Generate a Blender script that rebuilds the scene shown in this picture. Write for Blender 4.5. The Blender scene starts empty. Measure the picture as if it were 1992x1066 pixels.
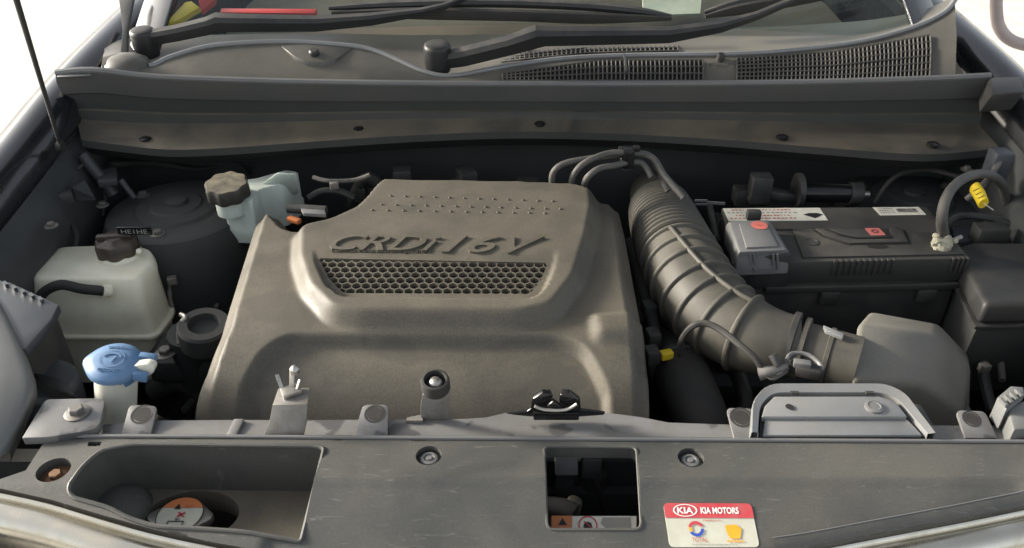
import bpy, bmesh, math, random
import numpy as np
from mathutils import Vector, Matrix
from mathutils.geometry import delaunay_2d_cdt
random.seed(7); rng = np.random.default_rng(7)
sc = bpy.context.scene
C = sc.collection
R = math.radians

# ------------------------------------------------------------------ camera, sky, sun, exposure
CAM = Vector((0, 0, 1.55)); TH = R(33.0); F = 1600.0; W, H = 1992.0, 1066.0
cd = bpy.data.cameras.new('camera'); cam = bpy.data.objects.new('camera', cd); C.objects.link(cam)
cam.location = CAM; cam.rotation_euler = (R(90) - TH, 0, 0)
cd.sensor_width = 36.0; cd.lens = 36.0 * F / W; cd.clip_start = 0.02; cd.clip_end = 500
sc.camera = cam
SUN_AZ = R(15)      # measured from the car's left (-X) towards its rear (+Y)
SUN_EL = R(20)
sdir = Vector((-math.cos(SUN_EL) * math.cos(SUN_AZ), math.cos(SUN_EL) * math.sin(SUN_AZ), math.sin(SUN_EL)))
w = bpy.data.worlds.new('World'); sc.world = w; w.use_nodes = True
nt = w.node_tree; bg = nt.nodes['Background']
sky = nt.nodes.new('ShaderNodeTexSky'); sky.sky_type = 'NISHITA'; sky.sun_disc = False
sky.sun_elevation = SUN_EL; sky.sun_rotation = math.atan2(sdir.x, sdir.y)
sky.air_density = 1.0; sky.dust_density = 4.0; sky.ozone_density = 0.6
hs = nt.nodes.new('ShaderNodeHueSaturation'); hs.inputs['Saturation'].default_value = 0.35
nt.links.new(sky.outputs[0], hs.inputs['Color']); nt.links.new(hs.outputs[0], bg.inputs[0]); bg.inputs[1].default_value = 0.15
sl = bpy.data.lights.new('sun', 'SUN'); sl.energy = 4.0; sl.angle = R(10.0); sl.color = (1.0, 0.91, 0.77)
so = bpy.data.objects.new('sun', sl); C.objects.link(so)
so.rotation_euler = sdir.to_track_quat('Z', 'Y').to_euler(); so.location = (-4, 2, 4)
sc.view_settings.view_transform = 'Standard'; sc.view_settings.look = 'None'
sc.view_settings.gamma = 1; sc.view_settings.use_curve_mapping = False
sc.view_settings.exposure = 1.15

# ------------------------------------------------------------------ pixel -> point on a surface of known height or distance
fw = Vector((0, math.cos(TH), -math.sin(TH))); up = Vector((0, math.sin(TH), math.cos(TH)))
def ray(u, v): return Vector((1, 0, 0)) * ((u - W / 2) / F) + fw - up * ((v - H / 2) / F)
def PZ(u, v, z):
    r = ray(u, v); return CAM + r * ((z - CAM.z) / r.z)
def PY(u, v, y):
    r = ray(u, v); return CAM + r * (y / r.y)
def ON(u, v, zf, off=0.0):
    r = ray(u, v); a, b = 0.3, 6.0
    for _ in range(40):
        m = (a + b) / 2; p = CAM + r * m
        if p.z > zf(p.x, p.y) + off: a = m
        else: b = m
    return CAM + r * b
def XY(pts): return [(p[0], p[1]) for p in pts]

# ------------------------------------------------------------------ materials
def mat(name, col, rough=0.5, metal=0.0, dust=None, dust_amt=0.5, dust_scale=6.0, grain=0.0, grain_scale=600.0,
        bump=0.0, bump_scale=300.0, var=0.12, coat=0.0, emit=None, trans=0.0, ior=1.45, sss=0.0, up_dust=False, scratch=0.0, spec=0.5, stain=None):
    m = bpy.data.materials.new(name); m.use_nodes = True
    N = m.node_tree.nodes; L = m.node_tree.links; b = N['Principled BSDF']
    b.inputs['Metallic'].default_value = metal; b.inputs['Roughness'].default_value = rough
    b.inputs['IOR'].default_value = ior; b.inputs['Transmission Weight'].default_value = trans
    b.inputs['Coat Weight'].default_value = coat; b.inputs['Coat Roughness'].default_value = 0.08
    b.inputs['Specular IOR Level'].default_value = spec
    if sss: 
        b.inputs['Subsurface Weight'].default_value = sss; b.inputs['Subsurface Radius'].default_value = (0.02, 0.02, 0.015); b.inputs['Subsurface Scale'].default_value = 0.5
    tc = N.new('ShaderNodeTexCoord')
    def noise(scale, detail=4, rg=0.6, dist=0.0):
        n = N.new('ShaderNodeTexNoise'); n.inputs['Scale'].default_value = scale; n.inputs['Detail'].default_value = detail
        n.inputs['Roughness'].default_value = rg; n.inputs['Distortion'].default_value = dist
        L.new(tc.outputs['Object'], n.inputs['Vector']); return n
    def ramp(src, p0, p1, c0=0.0, c1=1.0):
        r = N.new('ShaderNodeMapRange'); r.inputs[1].default_value = p0; r.inputs[2].default_value = p1
        r.inputs[3].default_value = c0; r.inputs[4].default_value = c1; L.new(src, r.inputs[0]); return r.outputs[0]
    def mixc(fac, a, bcol):
        x = N.new('ShaderNodeMix'); x.data_type = 'RGBA'
        L.new(fac, x.inputs[0])
        if isinstance(a, tuple): x.inputs[6].default_value = a
        else: L.new(a, x.inputs[6])
        if isinstance(bcol, tuple): x.inputs[7].default_value = bcol
        else: L.new(bcol, x.inputs[7])
        return x.outputs[2]
    c4 = (*col, 1); lo = tuple(c * (1 - var) for c in col) + (1,); hi = tuple(min(1, c * (1 + var)) for c in col) + (1,)
    n1 = noise(9.0, 5); out = mixc(ramp(n1.outputs[0], 0.3, 0.7), lo, hi)
    rsock = None
    if dust is not None:
        n2 = noise(dust_scale, 8, 0.65, 0.6)
        f = ramp(n2.outputs[0], 0.35, 0.68, max(0, dust_amt - 0.38), min(1, dust_amt + 0.22))
        if up_dust:
            g = N.new('ShaderNodeNewGeometry'); sp = N.new('ShaderNodeSeparateXYZ'); L.new(g.outputs['Normal'], sp.inputs[0])
            u_ = ramp(sp.outputs[2], 0.1, 0.85); mm = N.new('ShaderNodeMath'); mm.operation = 'MULTIPLY'
            L.new(f, mm.inputs[0]); L.new(u_, mm.inputs[1]); f = mm.outputs[0]
        out = mixc(f, out, (*dust, 1))
        rsock = ramp(f, 0, 1, rough, min(1, rough + 0.35))
    if grain:
        n3 = noise(grain_scale, 2); f3 = ramp(n3.outputs[0], 0.3, 0.7, 1 - grain, 1 + grain)
        mx = N.new('ShaderNodeMix'); mx.data_type = 'RGBA'; mx.blend_type = 'MULTIPLY'; mx.inputs[0].default_value = 1
        L.new(out, mx.inputs[6]); L.new(f3, mx.inputs[7]); out = mx.outputs[2]
    if scratch:
        mp = N.new('ShaderNodeMapping'); mp.inputs['Scale'].default_value = (14, 130, 14); mp.inputs['Rotation'].default_value = (0, 0, 0.6)
        L.new(tc.outputs['Object'], mp.inputs[0]); n4 = N.new('ShaderNodeTexNoise'); n4.inputs['Scale'].default_value = 2.0; n4.inputs['Detail'].default_value = 6
        n4.inputs['Distortion'].default_value = 2.0
        L.new(mp.outputs[0], n4.inputs['Vector']); f4 = ramp(n4.outputs[0], 0.62, 0.74, 0, scratch)
        out = mixc(f4, out, (0.42, 0.41, 0.38, 1))
    if stain:
        n7 = noise(stain[1], 3, 0.5, 0.3); out = mixc(ramp(n7.outputs[0], stain[2], stain[2] + 0.05, 0, stain[3]), out, (*stain[0], 1))
    L.new(out, b.inputs['Base Color'])
    if rsock is None:
        n5 = noise(14, 5); rsock = ramp(n5.outputs[0], 0.3, 0.7, max(0.02, rough - 0.07), min(1, rough + 0.07))
    L.new(rsock, b.inputs['Roughness'])
    if bump:
        n6 = noise(bump_scale, 3); bp = N.new('ShaderNodeBump'); bp.inputs['Strength'].default_value = bump; bp.inputs['Distance'].default_value = 0.0008
        L.new(n6.outputs[0], bp.inputs['Height']); L.new(bp.outputs[0], b.inputs['Normal'])
    if emit:
        b.inputs['Emission Color'].default_value = (*emit[:3], 1); b.inputs['Emission Strength'].default_value = emit[3]
    return m
TAN = (0.23, 0.195, 0.145)
M = {}
M['cover'] = mat('cover_plastic', (0.079, 0.073, 0.059), 0.46, dust=(0.142, 0.126, 0.096), dust_amt=0.42, dust_scale=8, grain=0.16, grain_scale=380, bump=0.3, bump_scale=380, stain=((0.068, 0.063, 0.052), 10, 0.58, 0.5))
M['recessshade'] = mat('recess_shade', (0.012, 0.012, 0.012), 0.9)  # flat black standing for the shade inside openings and grooves
M['panel'] = mat('panel_plastic', (0.052, 0.055, 0.053), 0.46, dust=(0.115, 0.108, 0.092), dust_amt=0.34, dust_scale=6, grain=0.12, bump=0.2, scratch=0.16)
M['black'] = mat('black_plastic', (0.027, 0.028, 0.029), 0.45, dust=(0.09, 0.085, 0.075), dust_amt=0.25, dust_scale=12, grain=0.1)
M['blackgloss'] = mat('black_enamel', (0.012, 0.012, 0.013), 0.22)
M['void'] = mat('bay_black', (0.036, 0.038, 0.038), 0.65)
M['bay'] = mat('bay_painted_steel', (0.028, 0.032, 0.034), 0.42, dust=(0.08, 0.082, 0.078), dust_amt=0.3, dust_scale=8)
M['apron'] = mat('apron_rubber', (0.026, 0.028, 0.027), 0.5, dust=(0.14, 0.118, 0.084), dust_amt=0.5, dust_scale=7, up_dust=True, bump=0.15)
M['cowl'] = mat('cowl_plastic', (0.078, 0.077, 0.071), 0.36, dust=(0.16, 0.147, 0.12), dust_amt=0.42, dust_scale=7, up_dust=True, grain=0.08)
M['grille'] = mat('cowl_grille', (0.05, 0.05, 0.048), 0.5, dust=(0.1, 0.09, 0.075), dust_amt=0.3)
M['wiper'] = mat('wiper_paint', (0.022, 0.023, 0.024), 0.42, dust=(0.11, 0.1, 0.085), dust_amt=0.34, dust_scale=16, up_dust=True)
M['rubber'] = mat('rubber', (0.02, 0.02, 0.02), 0.7, dust=(0.07, 0.066, 0.058), dust_amt=0.3)
M['hose'] = mat('hose_rubber', (0.05, 0.049, 0.043), 0.5, dust=(0.115, 0.106, 0.085), dust_amt=0.42, dust_scale=13, grain=0.08)
M['airbox'] = mat('airbox_plastic', (0.15, 0.146, 0.13), 0.5, dust=(0.22, 0.208, 0.175), dust_amt=0.4, dust_scale=9, grain=0.12, bump=0.2)
M['battery'] = mat('battery_plastic', (0.034, 0.034, 0.033), 0.5, dust=(0.1, 0.094, 0.08), dust_amt=0.5, dust_scale=11, up_dust=True, grain=0.1)
M['greyplastic'] = mat('grey_plastic', (0.13, 0.135, 0.14), 0.38, dust=(0.18, 0.17, 0.15), dust_amt=0.2)
M['steel'] = mat('support_steel', (0.165, 0.168, 0.172), 0.4, metal=0.0, dust=(0.12, 0.105, 0.08), dust_amt=0.35, dust_scale=22, var=0.15, coat=0.25, scratch=0.2, stain=((0.055, 0.055, 0.058), 26, 0.57, 0.75))
M['bracket'] = mat('bracket_steel', (0.25, 0.245, 0.235), 0.4, metal=0.35, dust=(0.12, 0.095, 0.065), dust_amt=0.42, dust_scale=40)
M['metal'] = mat('zinc_metal', (0.5, 0.49, 0.46), 0.35, metal=0.9, dust=(0.15, 0.12, 0.09), dust_amt=0.3, dust_scale=60)
M['rust'] = mat('rusty_metal', (0.22, 0.13, 0.08), 0.6, metal=0.5, dust=(0.12, 0.06, 0.03), dust_amt=0.5, dust_scale=80)
M['pad'] = mat('rub_mark', (0.022, 0.022, 0.022), 0.8, dust=(0.06, 0.055, 0.048), dust_amt=0.3, dust_scale=60)
M['tank'] = mat('tank_plastic', (0.82, 0.80, 0.66), 0.34, dust=(0.56, 0.52, 0.38), dust_amt=0.3, dust_scale=10, sss=0.25)
M['tank2'] = mat('fluid_tank_plastic', (0.5, 0.57, 0.53), 0.4, dust=(0.25, 0.25, 0.2), dust_amt=0.3, dust_scale=10, sss=0.25)
M['neck'] = mat('filler_plastic', (0.68, 0.68, 0.60), 0.4, dust=(0.4, 0.38, 0.3), dust_amt=0.22, sss=0.25)
M['blue'] = mat('blue_plastic', (0.075, 0.165, 0.32), 0.42, dust=(0.2, 0.27, 0.34), dust_amt=0.28, dust_scale=25)
M['capdust'] = mat('dusty_black_cap', (0.035, 0.034, 0.03), 0.6, dust=(0.22, 0.195, 0.13), dust_amt=0.5, dust_scale=45, up_dust=True, grain=0.3, grain_scale=900)
M['capblack'] = mat('black_cap', (0.025, 0.022, 0.02), 0.4, dust=(0.14, 0.11, 0.075), dust_amt=0.35, dust_scale=25)
M['white'] = mat('label_paper', (0.72, 0.71, 0.62), 0.45, dust=(0.5, 0.47, 0.38), dust_amt=0.2, dust_scale=30)
M['cream'] = mat('label_cream', (0.55, 0.55, 0.46), 0.42, dust=(0.4, 0.38, 0.3), dust_amt=0.2, dust_scale=60)
M['red'] = mat('label_red', (0.52, 0.045, 0.06), 0.42, dust=(0.42, 0.16, 0.15), dust_amt=0.18, dust_scale=60)
M['pinkred'] = mat('faded_red', (0.55, 0.16, 0.14), 0.45, var=0.08)
M['orange'] = mat('label_orange', (0.56, 0.19, 0.07), 0.45, var=0.06)
M['yelloworange'] = mat('label_amber', (0.85, 0.38, 0.03), 0.45)
M['ink'] = mat('print_black', (0.02, 0.02, 0.02), 0.5)
M['inkgrey'] = mat('print_grey', (0.3, 0.29, 0.26), 0.5)
M['inkred'] = mat('print_red', (0.5, 0.12, 0.08), 0.5)
M['inkblue'] = mat('print_blue', (0.04, 0.08, 0.4), 0.5)
M['whiteink'] = mat('print_white', (0.8, 0.8, 0.76), 0.4, var=0.03)
M['yellow'] = mat('yellow_tape', (0.75, 0.55, 0.03), 0.5, var=0.1)
M['corrosion'] = mat('battery_corrosion', (0.48, 0.46, 0.36), 0.9, dust=(0.2, 0.19, 0.13), dust_amt=0.4, dust_scale=90, bump=0.6, bump_scale=200)
M['cable'] = mat('cable_sheath', (0.07, 0.07, 0.068), 0.55, dust=(0.15, 0.14, 0.12), dust_amt=0.4, dust_scale=40)
M['chrome'] = mat('chrome_trim', (0.62, 0.59, 0.51), 0.14, metal=1.0, dust=(0.34, 0.3, 0.22), dust_amt=0.28, dust_scale=18)
M['paint'] = mat('black_car_paint', (0.012, 0.013, 0.015), 0.25, coat=0.6)
M['lampgrey'] = mat('lamp_housing', (0.115, 0.12, 0.118), 0.38, dust=(0.16, 0.16, 0.152), dust_amt=0.3)
M['silver'] = mat('silver_plastic', (0.23, 0.24, 0.25), 0.28, metal=0.25, dust=(0.2, 0.19, 0.17), dust_amt=0.22, dust_scale=25)
M['fillgrey'] = mat('hood_fill_grey', (0.16, 0.16, 0.155), 0.9)  # pale grey picked to bounce soft fill light into the bay
M['dustfloor'] = mat('dusty_tray', (0.075, 0.068, 0.055), 0.7, dust=(0.12, 0.105, 0.08), dust_amt=0.45, dust_scale=30, grain=0.2)
M['boltsteel'] = mat('bolt_steel', (0.2, 0.195, 0.185), 0.4, metal=0.6, dust=(0.1, 0.085, 0.06), dust_amt=0.35, dust_scale=80)
M['slate'] = mat('slate_plastic', (0.045, 0.052, 0.062), 0.35, dust=(0.09, 0.09, 0.09), dust_amt=0.25)
M['dash'] = mat('dashboard_vinyl', (0.06, 0.052, 0.04), 0.55, dust=(0.1, 0.085, 0.063), dust_amt=0.4)
M['redplastic'] = mat('red_plastic', (0.62, 0.04, 0.04), 0.4)
M['ground'] = mat('pale_concrete', (0.52, 0.51, 0.48), 0.85, dust=(0.42, 0.41, 0.38), dust_amt=0.4, dust_scale=1.2, bump=0.3, bump_scale=60)
M['pipe'] = mat('painted_pipe', (0.42, 0.35, 0.33), 0.5)
def glass_mat():
    m = bpy.data.materials.new('windscreen_glass'); m.use_nodes = True
    N = m.node_tree.nodes; L = m.node_tree.links; N.clear()
    o = N.new('ShaderNodeOutputMaterial'); mx = N.new('ShaderNodeMixShader'); lw = N.new('ShaderNodeLayerWeight'); lw.inputs[0].default_value = 0.5; pw = N.new('ShaderNodeMath'); pw.operation = 'POWER'; pw.inputs[1].default_value = 4.0; fr = N.new('ShaderNodeMath'); fr.operation = 'MULTIPLY_ADD'; fr.inputs[1].default_value = 0.9; fr.inputs[2].default_value = 0.035
    L.new(lw.outputs['Facing'], pw.inputs[0]); L.new(pw.outputs[0], fr.inputs[0])
    t = N.new('ShaderNodeBsdfTransparent'); t.inputs[0].default_value = (0.88, 0.92, 0.89, 1)
    g = N.new('ShaderNodeBsdfGlossy'); g.inputs['Roughness'].default_value = 0.03
    L.new(fr.outputs[0], mx.inputs[0]); L.new(t.outputs[0], mx.inputs[1]); L.new(g.outputs[0], mx.inputs[2]); L.new(mx.outputs[0], o.inputs[0])
    return m
M['glass'] = glass_mat()

# ------------------------------------------------------------------ object helpers
def props(o, label=None, cat=None, group=None, kind=None):
    if label: o['label'] = label
    if cat: o['category'] = cat
    if group: o['group'] = group
    if kind: o['kind'] = kind
    return o
def thing(name, loc, label, cat, group=None):
    o = bpy.data.objects.new(name, None); C.objects.link(o); o.location = loc; o.empty_display_size = 0.03
    return props(o, label, cat, group)
def wloc(o):
    p = Vector(o.location)
    while o.parent: o = o.parent; p = p + Vector(o.location)
    return p
def mk(name, geo, material, parent=None, bevel=0.0, seg=2, angle=38, smooth=True, sub=0):
    verts, faces = geo
    me = bpy.data.meshes.new(name); bm = bmesh.new()
    vs = [bm.verts.new(v) for v in verts]
    for f in faces:
        if len(set(f)) < 3: continue
        try: bm.faces.new([vs[i] for i in f])
        except ValueError: pass
    bmesh.ops.remove_doubles(bm, verts=bm.verts, dist=1e-6)
    bmesh.ops.recalc_face_normals(bm, faces=bm.faces)
    if bevel:
        ed = [e for e in bm.edges if len(e.link_faces) == 2 and e.calc_face_angle(0) > R(28)]
        bmesh.ops.bevel(bm, geom=ed, offset=bevel, segments=seg, profile=0.5, affect='EDGES', clamp_overlap=True)
    for f in bm.faces: f.smooth = smooth
    for e in bm.edges: e.smooth = not (len(e.link_faces) == 2 and e.calc_face_angle(0) > R(angle))
    co = np.array([v.co for v in bm.verts]); mn = co.min(0); mx = co.max(0)
    c = Vector(((mn[0] + mx[0]) / 2, (mn[1] + mx[1]) / 2, mn[2]))
    bmesh.ops.translate(bm, verts=bm.verts, vec=-c)
    bm.to_mesh(me); bm.free()
    me.materials.append(M[material])
    o = bpy.data.objects.new(name, me); C.objects.link(o)
    if parent is not None:
        o.parent = parent; o.location = c - wloc(parent)
    else: o.location = c
    if sub:
        s = o.modifiers.new('sub', 'SUBSURF'); s.levels = sub; s.render_levels = sub
    return o
def join(*gs):
    V, Fc = [], []
    for v, f in gs:
        n = len(V); V += list(v); Fc += [tuple(i + n for i in ff) for ff in f]
    return V, Fc
def prism(top, vec=(0, 0, -0.01)):
    vec = Vector(vec); n = len(top); top = [Vector(p) for p in top]
    V = top + [p + vec for p in top]
    Fc = [tuple(range(n)), tuple(range(2 * n - 1, n - 1, -1))] + [(i, n + i, n + (i + 1) % n, (i + 1) % n) for i in range(n)]
    return V, Fc
def frustum(a, b):
    n = len(a); V = [Vector(p) for p in a] + [Vector(p) for p in b]
    return V, [tuple(range(n)), tuple(range(2 * n - 1, n - 1, -1))] + [(i, n + i, n + (i + 1) % n, (i + 1) % n) for i in range(n)]
def loft(rows, closed=False, caps=False):
    n = len(rows[0]); V = [Vector(p) for r in rows for p in r]; Fc = []
    for j in range(len(rows) - 1):
        for i in range(n if closed else n - 1):
            k = (i + 1) % n; Fc.append((j * n + i, j * n + k, (j + 1) * n + k, (j + 1) * n + i))
    if caps: Fc.append(tuple(range(n))); Fc.append(tuple(range((len(rows) - 1) * n, len(rows) * n))[::-1])
    return V, Fc
def slab(rows, off):
    """closed thick sheet: a lofted surface and its copy moved by off"""
    n = len(rows[0]); m = len(rows); off = Vector(off)
    V = [Vector(p) for r in rows for p in r]; k = len(V); V += [p + off for p in V]; Fc = []
    for j in range(m - 1):
        for i in range(n - 1):
            q = (j * n + i, j * n + i + 1, (j + 1) * n + i + 1, (j + 1) * n + i); Fc.append(q); Fc.append(tuple(k + x for x in q[::-1]))
    ring = [i for i in range(n)] + [j * n + n - 1 for j in range(1, m)] + [(m - 1) * n + i for i in range(n - 2, -1, -1)] + [j * n for j in range(m - 2, 0, -1)]
    for a in range(len(ring)):
        b = (a + 1) % len(ring); Fc.append((ring[a], ring[b], k + ring[b], k + ring[a]))
    return V, Fc
def catmull(pts, n=6):
    P = [np.array(p, float) for p in pts]; out = []
    for i in range(len(P) - 1):
        p0 = P[max(i - 1, 0)]; p1 = P[i]; p2 = P[i + 1]; p3 = P[min(i + 2, len(P) - 1)]
        for k in range(n):
            t = k / n; out.append(0.5 * ((2 * p1) + (-p0 + p2) * t + (2 * p0 - 5 * p1 + 4 * p2 - p3) * t * t + (-p0 + 3 * p1 - 3 * p2 + p3) * t ** 3))
    out.append(P[-1]); return out
def tube(path, rad, n=14, sm=6, caps=True, sx=1.0):
    if not hasattr(rad, '__len__'): rad = [rad] * len(path)
    pr = catmull([list(p) + [r] for p, r in zip(path, rad)], sm) if sm else [np.array(list(p) + [r]) for p, r in zip(path, rad)]
    rows = []; side = None
    for i, q in enumerate(pr):
        a = Vector(pr[max(i - 1, 0)][:3]); b = Vector(pr[min(i + 1, len(pr) - 1)][:3]); t = (b - a).normalized()
        if side is None:
            side = t.cross(Vector((0, 0, 1)));
            if side.length < 1e-3: side = t.cross(Vector((0, 1, 0)))
        side = (side - t * side.dot(t)).normalized(); nn = t.cross(side)
        rows.append([Vector(q[:3]) + (side * math.cos(2 * math.pi * k / n) * sx + nn * math.sin(2 * math.pi * k / n)) * q[3] for k in range(n)])
    return loft(rows, True, caps)
def frame(axis):
    a = Vector(axis).normalized(); x = a.cross(Vector((0, 1, 0)))
    if x.length < 1e-3: x = Vector((1, 0, 0))
    x.normalize(); return x, a.cross(x), a
def lathe(prof, c, axis=(0, 0, 1), n=24, lobes=0, amp=0.0):
    x, y, a = frame(axis); c = Vector(c); rows = []
    for r, z in prof:
        row = []
        for k in range(n):
            th = 2 * math.pi * k / n; rr = r * (1 + amp * math.cos(lobes * th)) if lobes else r
            row.append(c + a * z + (x * math.cos(th) + y * math.sin(th)) * rr)
        rows.append(row)
    return loft(rows, True, True)
def box(c, s, rz=0.0, rx=0.0, ry=0.0):
    m = Matrix.Translation(Vector(c)) @ Matrix.Rotation(rz, 4, 'Z') @ Matrix.Rotation(rx, 4, 'X') @ Matrix.Rotation(ry, 4, 'Y')
    V = [m @ Vector((x * s[0] / 2, y * s[1] / 2, z * s[2] / 2)) for x in (-1, 1) for y in (-1, 1) for z in (-1, 1)]
    return V, [(0, 1, 3, 2), (4, 6, 7, 5), (0, 4, 5, 1), (2, 3, 7, 6), (0, 2, 6, 4), (1, 5, 7, 3)]
def bar(a, b, w_, h_):
    a = Vector(a); b = Vector(b); t = (b - a).normalized(); s = t.cross(Vector((0, 0, 1)))
    if s.length < 1e-3: s = Vector((1, 0, 0))
    s.normalize(); n = s.cross(t)
    r = lambda p: [p + s * w_ / 2 + n * h_ / 2, p - s * w_ / 2 + n * h_ / 2, p - s * w_ / 2 - n * h_ / 2, p + s * w_ / 2 - n * h_ / 2]
    return loft([r(a), r(b)], True, True)
def roundpoly(p, r, n=5):
    """round the corners of a closed polygon of 2-D or 3-D points"""
    out = []; m = len(p)
    for i in range(m):
        a = np.array(p[i - 1], float); b = np.array(p[i], float); c = np.array(p[(i + 1) % m], float)
        rr = r[i] if hasattr(r, '__len__') else r
        da = np.linalg.norm(a - b); dc = np.linalg.norm(c - b); q = min(rr, da * 0.49, dc * 0.49)
        A = b + (a - b) / da * q; B = b + (c - b) / dc * q
        for k in range(n + 1):
            t = k / n; out.append(tuple((1 - t) ** 2 * A + 2 * t * (1 - t) * b + t * t * B))
    return out
def sd(P, poly):
    """signed distance to a polygon, positive inside"""
    P = np.asarray(P, float); poly = np.asarray(poly, float)[:, :2]; d = np.full(len(P), 1e9); ins = np.zeros(len(P), bool)
    for i in range(len(poly)):
        a = poly[i]; b = poly[(i + 1) % len(poly)]; e = b - a; L2 = max(e @ e, 1e-12)
        t = np.clip(((P - a) @ e) / L2, 0, 1); q = P - a - t[:, None] * e; d = np.minimum(d, np.hypot(q[:, 0], q[:, 1]))
        cnd = (a[1] > P[:, 1]) != (b[1] > P[:, 1])
        with np.errstate(divide='ignore', invalid='ignore'):
            xi = (b[0] - a[0]) * (P[:, 1] - a[1]) / (b[1] - a[1]) + a[0]
        ins ^= cnd & (P[:, 0] < xi)
    return np.where(ins, d, -d)
def resample(poly, step):
    poly = [np.array(p[:2], float) for p in poly]; out = []
    for i in range(len(poly)):
        a = poly[i]; b = poly[(i + 1) % len(poly)]; n = max(1, int(np.linalg.norm(b - a) / step))
        for k in range(n): out.append(a + (b - a) * k / n)
    return out
def sheet(outline, holes, zf, step, skirt=None, hskirt=None):
    """fine triangulated height sheet with holes; zf takes an (N,2) array; skirts hang down from the outline / the holes"""
    loops = [resample(outline, step)] + [resample(h, step) for h in holes]
    o = np.array(loops[0]); mn = o.min(0); mx = o.max(0)
    gx = np.arange(mn[0], mx[0], step); gy = np.arange(mn[1], mx[1], step)
    G = np.stack(np.meshgrid(gx, gy), -1).reshape(-1, 2)
    k = sd(G, loops[0]) > step * 0.45
    for h in loops[1:]: k &= sd(G, h) < -step * 0.45
    G = G[k]; V = [tuple(p) for p in G]; E = []; idx = []
    for l in loops:
        s = len(V); V += [tuple(p) for p in l]; E += [(s + i, s + (i + 1) % len(l)) for i in range(len(l))]; idx.append(list(range(s, s + len(l))))
    r = delaunay_2d_cdt([Vector(v) for v in V], E, [], 0, 1e-7)
    v2 = np.array([tuple(p) for p in r[0]]); tri = np.array([t for t in r[2] if len(t) == 3])
    cen = v2[tri].mean(1); keep = sd(cen, loops[0]) > 0
    for h in loops[1:]: keep &= sd(cen, h) < 0
    tri = tri[keep]; z = zf(v2)
    VV = [Vector((p[0], p[1], zz)) for p, zz in zip(v2, z)]; FF = [tuple(t) for t in tri]
    remap = {}
    for new, olds in enumerate(r[3]):
        for q in olds: remap[q] = new
    def hang(loop, depth):
        ids = [remap[i] for i in loop]; s = len(VV); n = len(ids)
        for i in ids:
            p = VV[i]; VV.append(Vector((p.x, p.y, depth(p) if callable(depth) else p.z - depth)))
        for i in range(n): FF.append((ids[i], ids[(i + 1) % n], s + (i + 1) % n, s + i))
    if skirt: hang(idx[0], skirt)
    if hskirt:
        for i, l in enumerate(idx[1:]):
            d = hskirt[i] if isinstance(hskirt, (list, tuple)) else hskirt
            if d: hang(l, d)
    return VV, FF
def ss(t): t = np.clip(t, 0, 1); return t * t * (3 - 2 * t)
def textmesh(s, size, extrude=0.0, shear=0.0, bev=0.0, res=3, bold=0.0):
    cu = bpy.data.curves.new('t', 'FONT'); cu.body = s; cu.size = 1.0; cu.extrude = 0; cu.shear = shear; cu.offset = bold; cu.resolution_u = res
    cu.align_x = 'CENTER'; cu.align_y = 'CENTER'
    o = bpy.data.objects.new('t', cu); C.objects.link(o); bpy.context.view_layer.update()
    me = bpy.data.meshes.new_from_object(o)
    V = [v.co.copy() for v in me.vertices]; Fc = [tuple(p.vertices) for p in me.polygons]
    bpy.data.objects.remove(o); bpy.data.curves.remove(cu); bpy.data.meshes.remove(me)
    a = np.array([tuple(v) for v in V]); mn = a.min(0); mx = a.max(0); a[:, 0] -= (mn[0] + mx[0]) / 2; a[:, 1] -= (mn[1] + mx[1]) / 2
    a[:, 0] *= size[0] / (mx[0] - mn[0]); a[:, 1] *= size[1] / (mx[1] - mn[1])
    return a, Fc
def writing(s, w_, h_, c, xd, yd, nrm, lift=0.0006, extrude=0.0, shear=0.0, bold=0.0):
    a, Fc = textmesh(s, (w_, h_), shear=shear, bold=bold); c = Vector(c); xd = Vector(xd).normalized(); yd = Vector(yd).normalized(); nrm = Vector(nrm).normalized()
    V = [c + xd * p[0] + yd * p[1] + nrm * (lift + extrude) for p in a]
    if extrude:
        # walls along boundary edges
        n = len(V); V2 = V + [v - nrm * extrude for v in V]; cnt = {}
        for f in Fc:
            for i in range(len(f)):
                e = (f[i], f[(i + 1) % len(f)]); cnt[e] = 1
        W_ = [(b, a_, a_ + n, b + n) for (a_, b) in cnt if (b, a_) not in cnt]
        return V2, Fc + W_
    return V, Fc
def dashes(w_, h_, c, xd, yd, nrm, n, lift=0.0004):
    c = Vector(c); xd = Vector(xd).normalized(); yd = Vector(yd).normalized(); nrm = Vector(nrm).normalized(); V, Fc = [], []; x = -w_ / 2; step = w_ / n
    for k in range(n):
        ww = step * random.uniform(.35, .85)
        for (a, b) in ((0, -.5), (ww, -.5), (ww, .5), (0, .5)): V.append(c + xd * (x + a) + yd * (b * h_) + nrm * lift)
        Fc.append(tuple(range(4 * k, 4 * k + 4))); x += step
    return V, Fc
def disc(c, r, nrm, n=24, ry=None, xd=None):
    x, y, a = frame(nrm)
    if xd is not None: x = Vector(xd).normalized(); y = a.cross(x)
    ry = ry or r; c = Vector(c)
    return [c + x * math.cos(2 * math.pi * k / n) * r + y * math.sin(2 * math.pi * k / n) * ry for k in range(n)], [tuple(range(n))]
def ringflat(c, r0, r1, nrm, n=28, k=1.0, xd=None, a0=0, a1=2 * math.pi):
    x, y, a = frame(nrm)
    if xd is not None: x = Vector(xd).normalized(); y = a.cross(x).normalized()
    c = Vector(c); full = abs(a1 - a0 - 2 * math.pi) < 1e-6; m = n if full else n + 1
    rows = [[c + x * math.cos(a0 + (a1 - a0) * i / n) * r + y * math.sin(a0 + (a1 - a0) * i / n) * r * k for i in range(m)] for r in (r0, r1)]
    return loft(rows, full)
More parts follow.
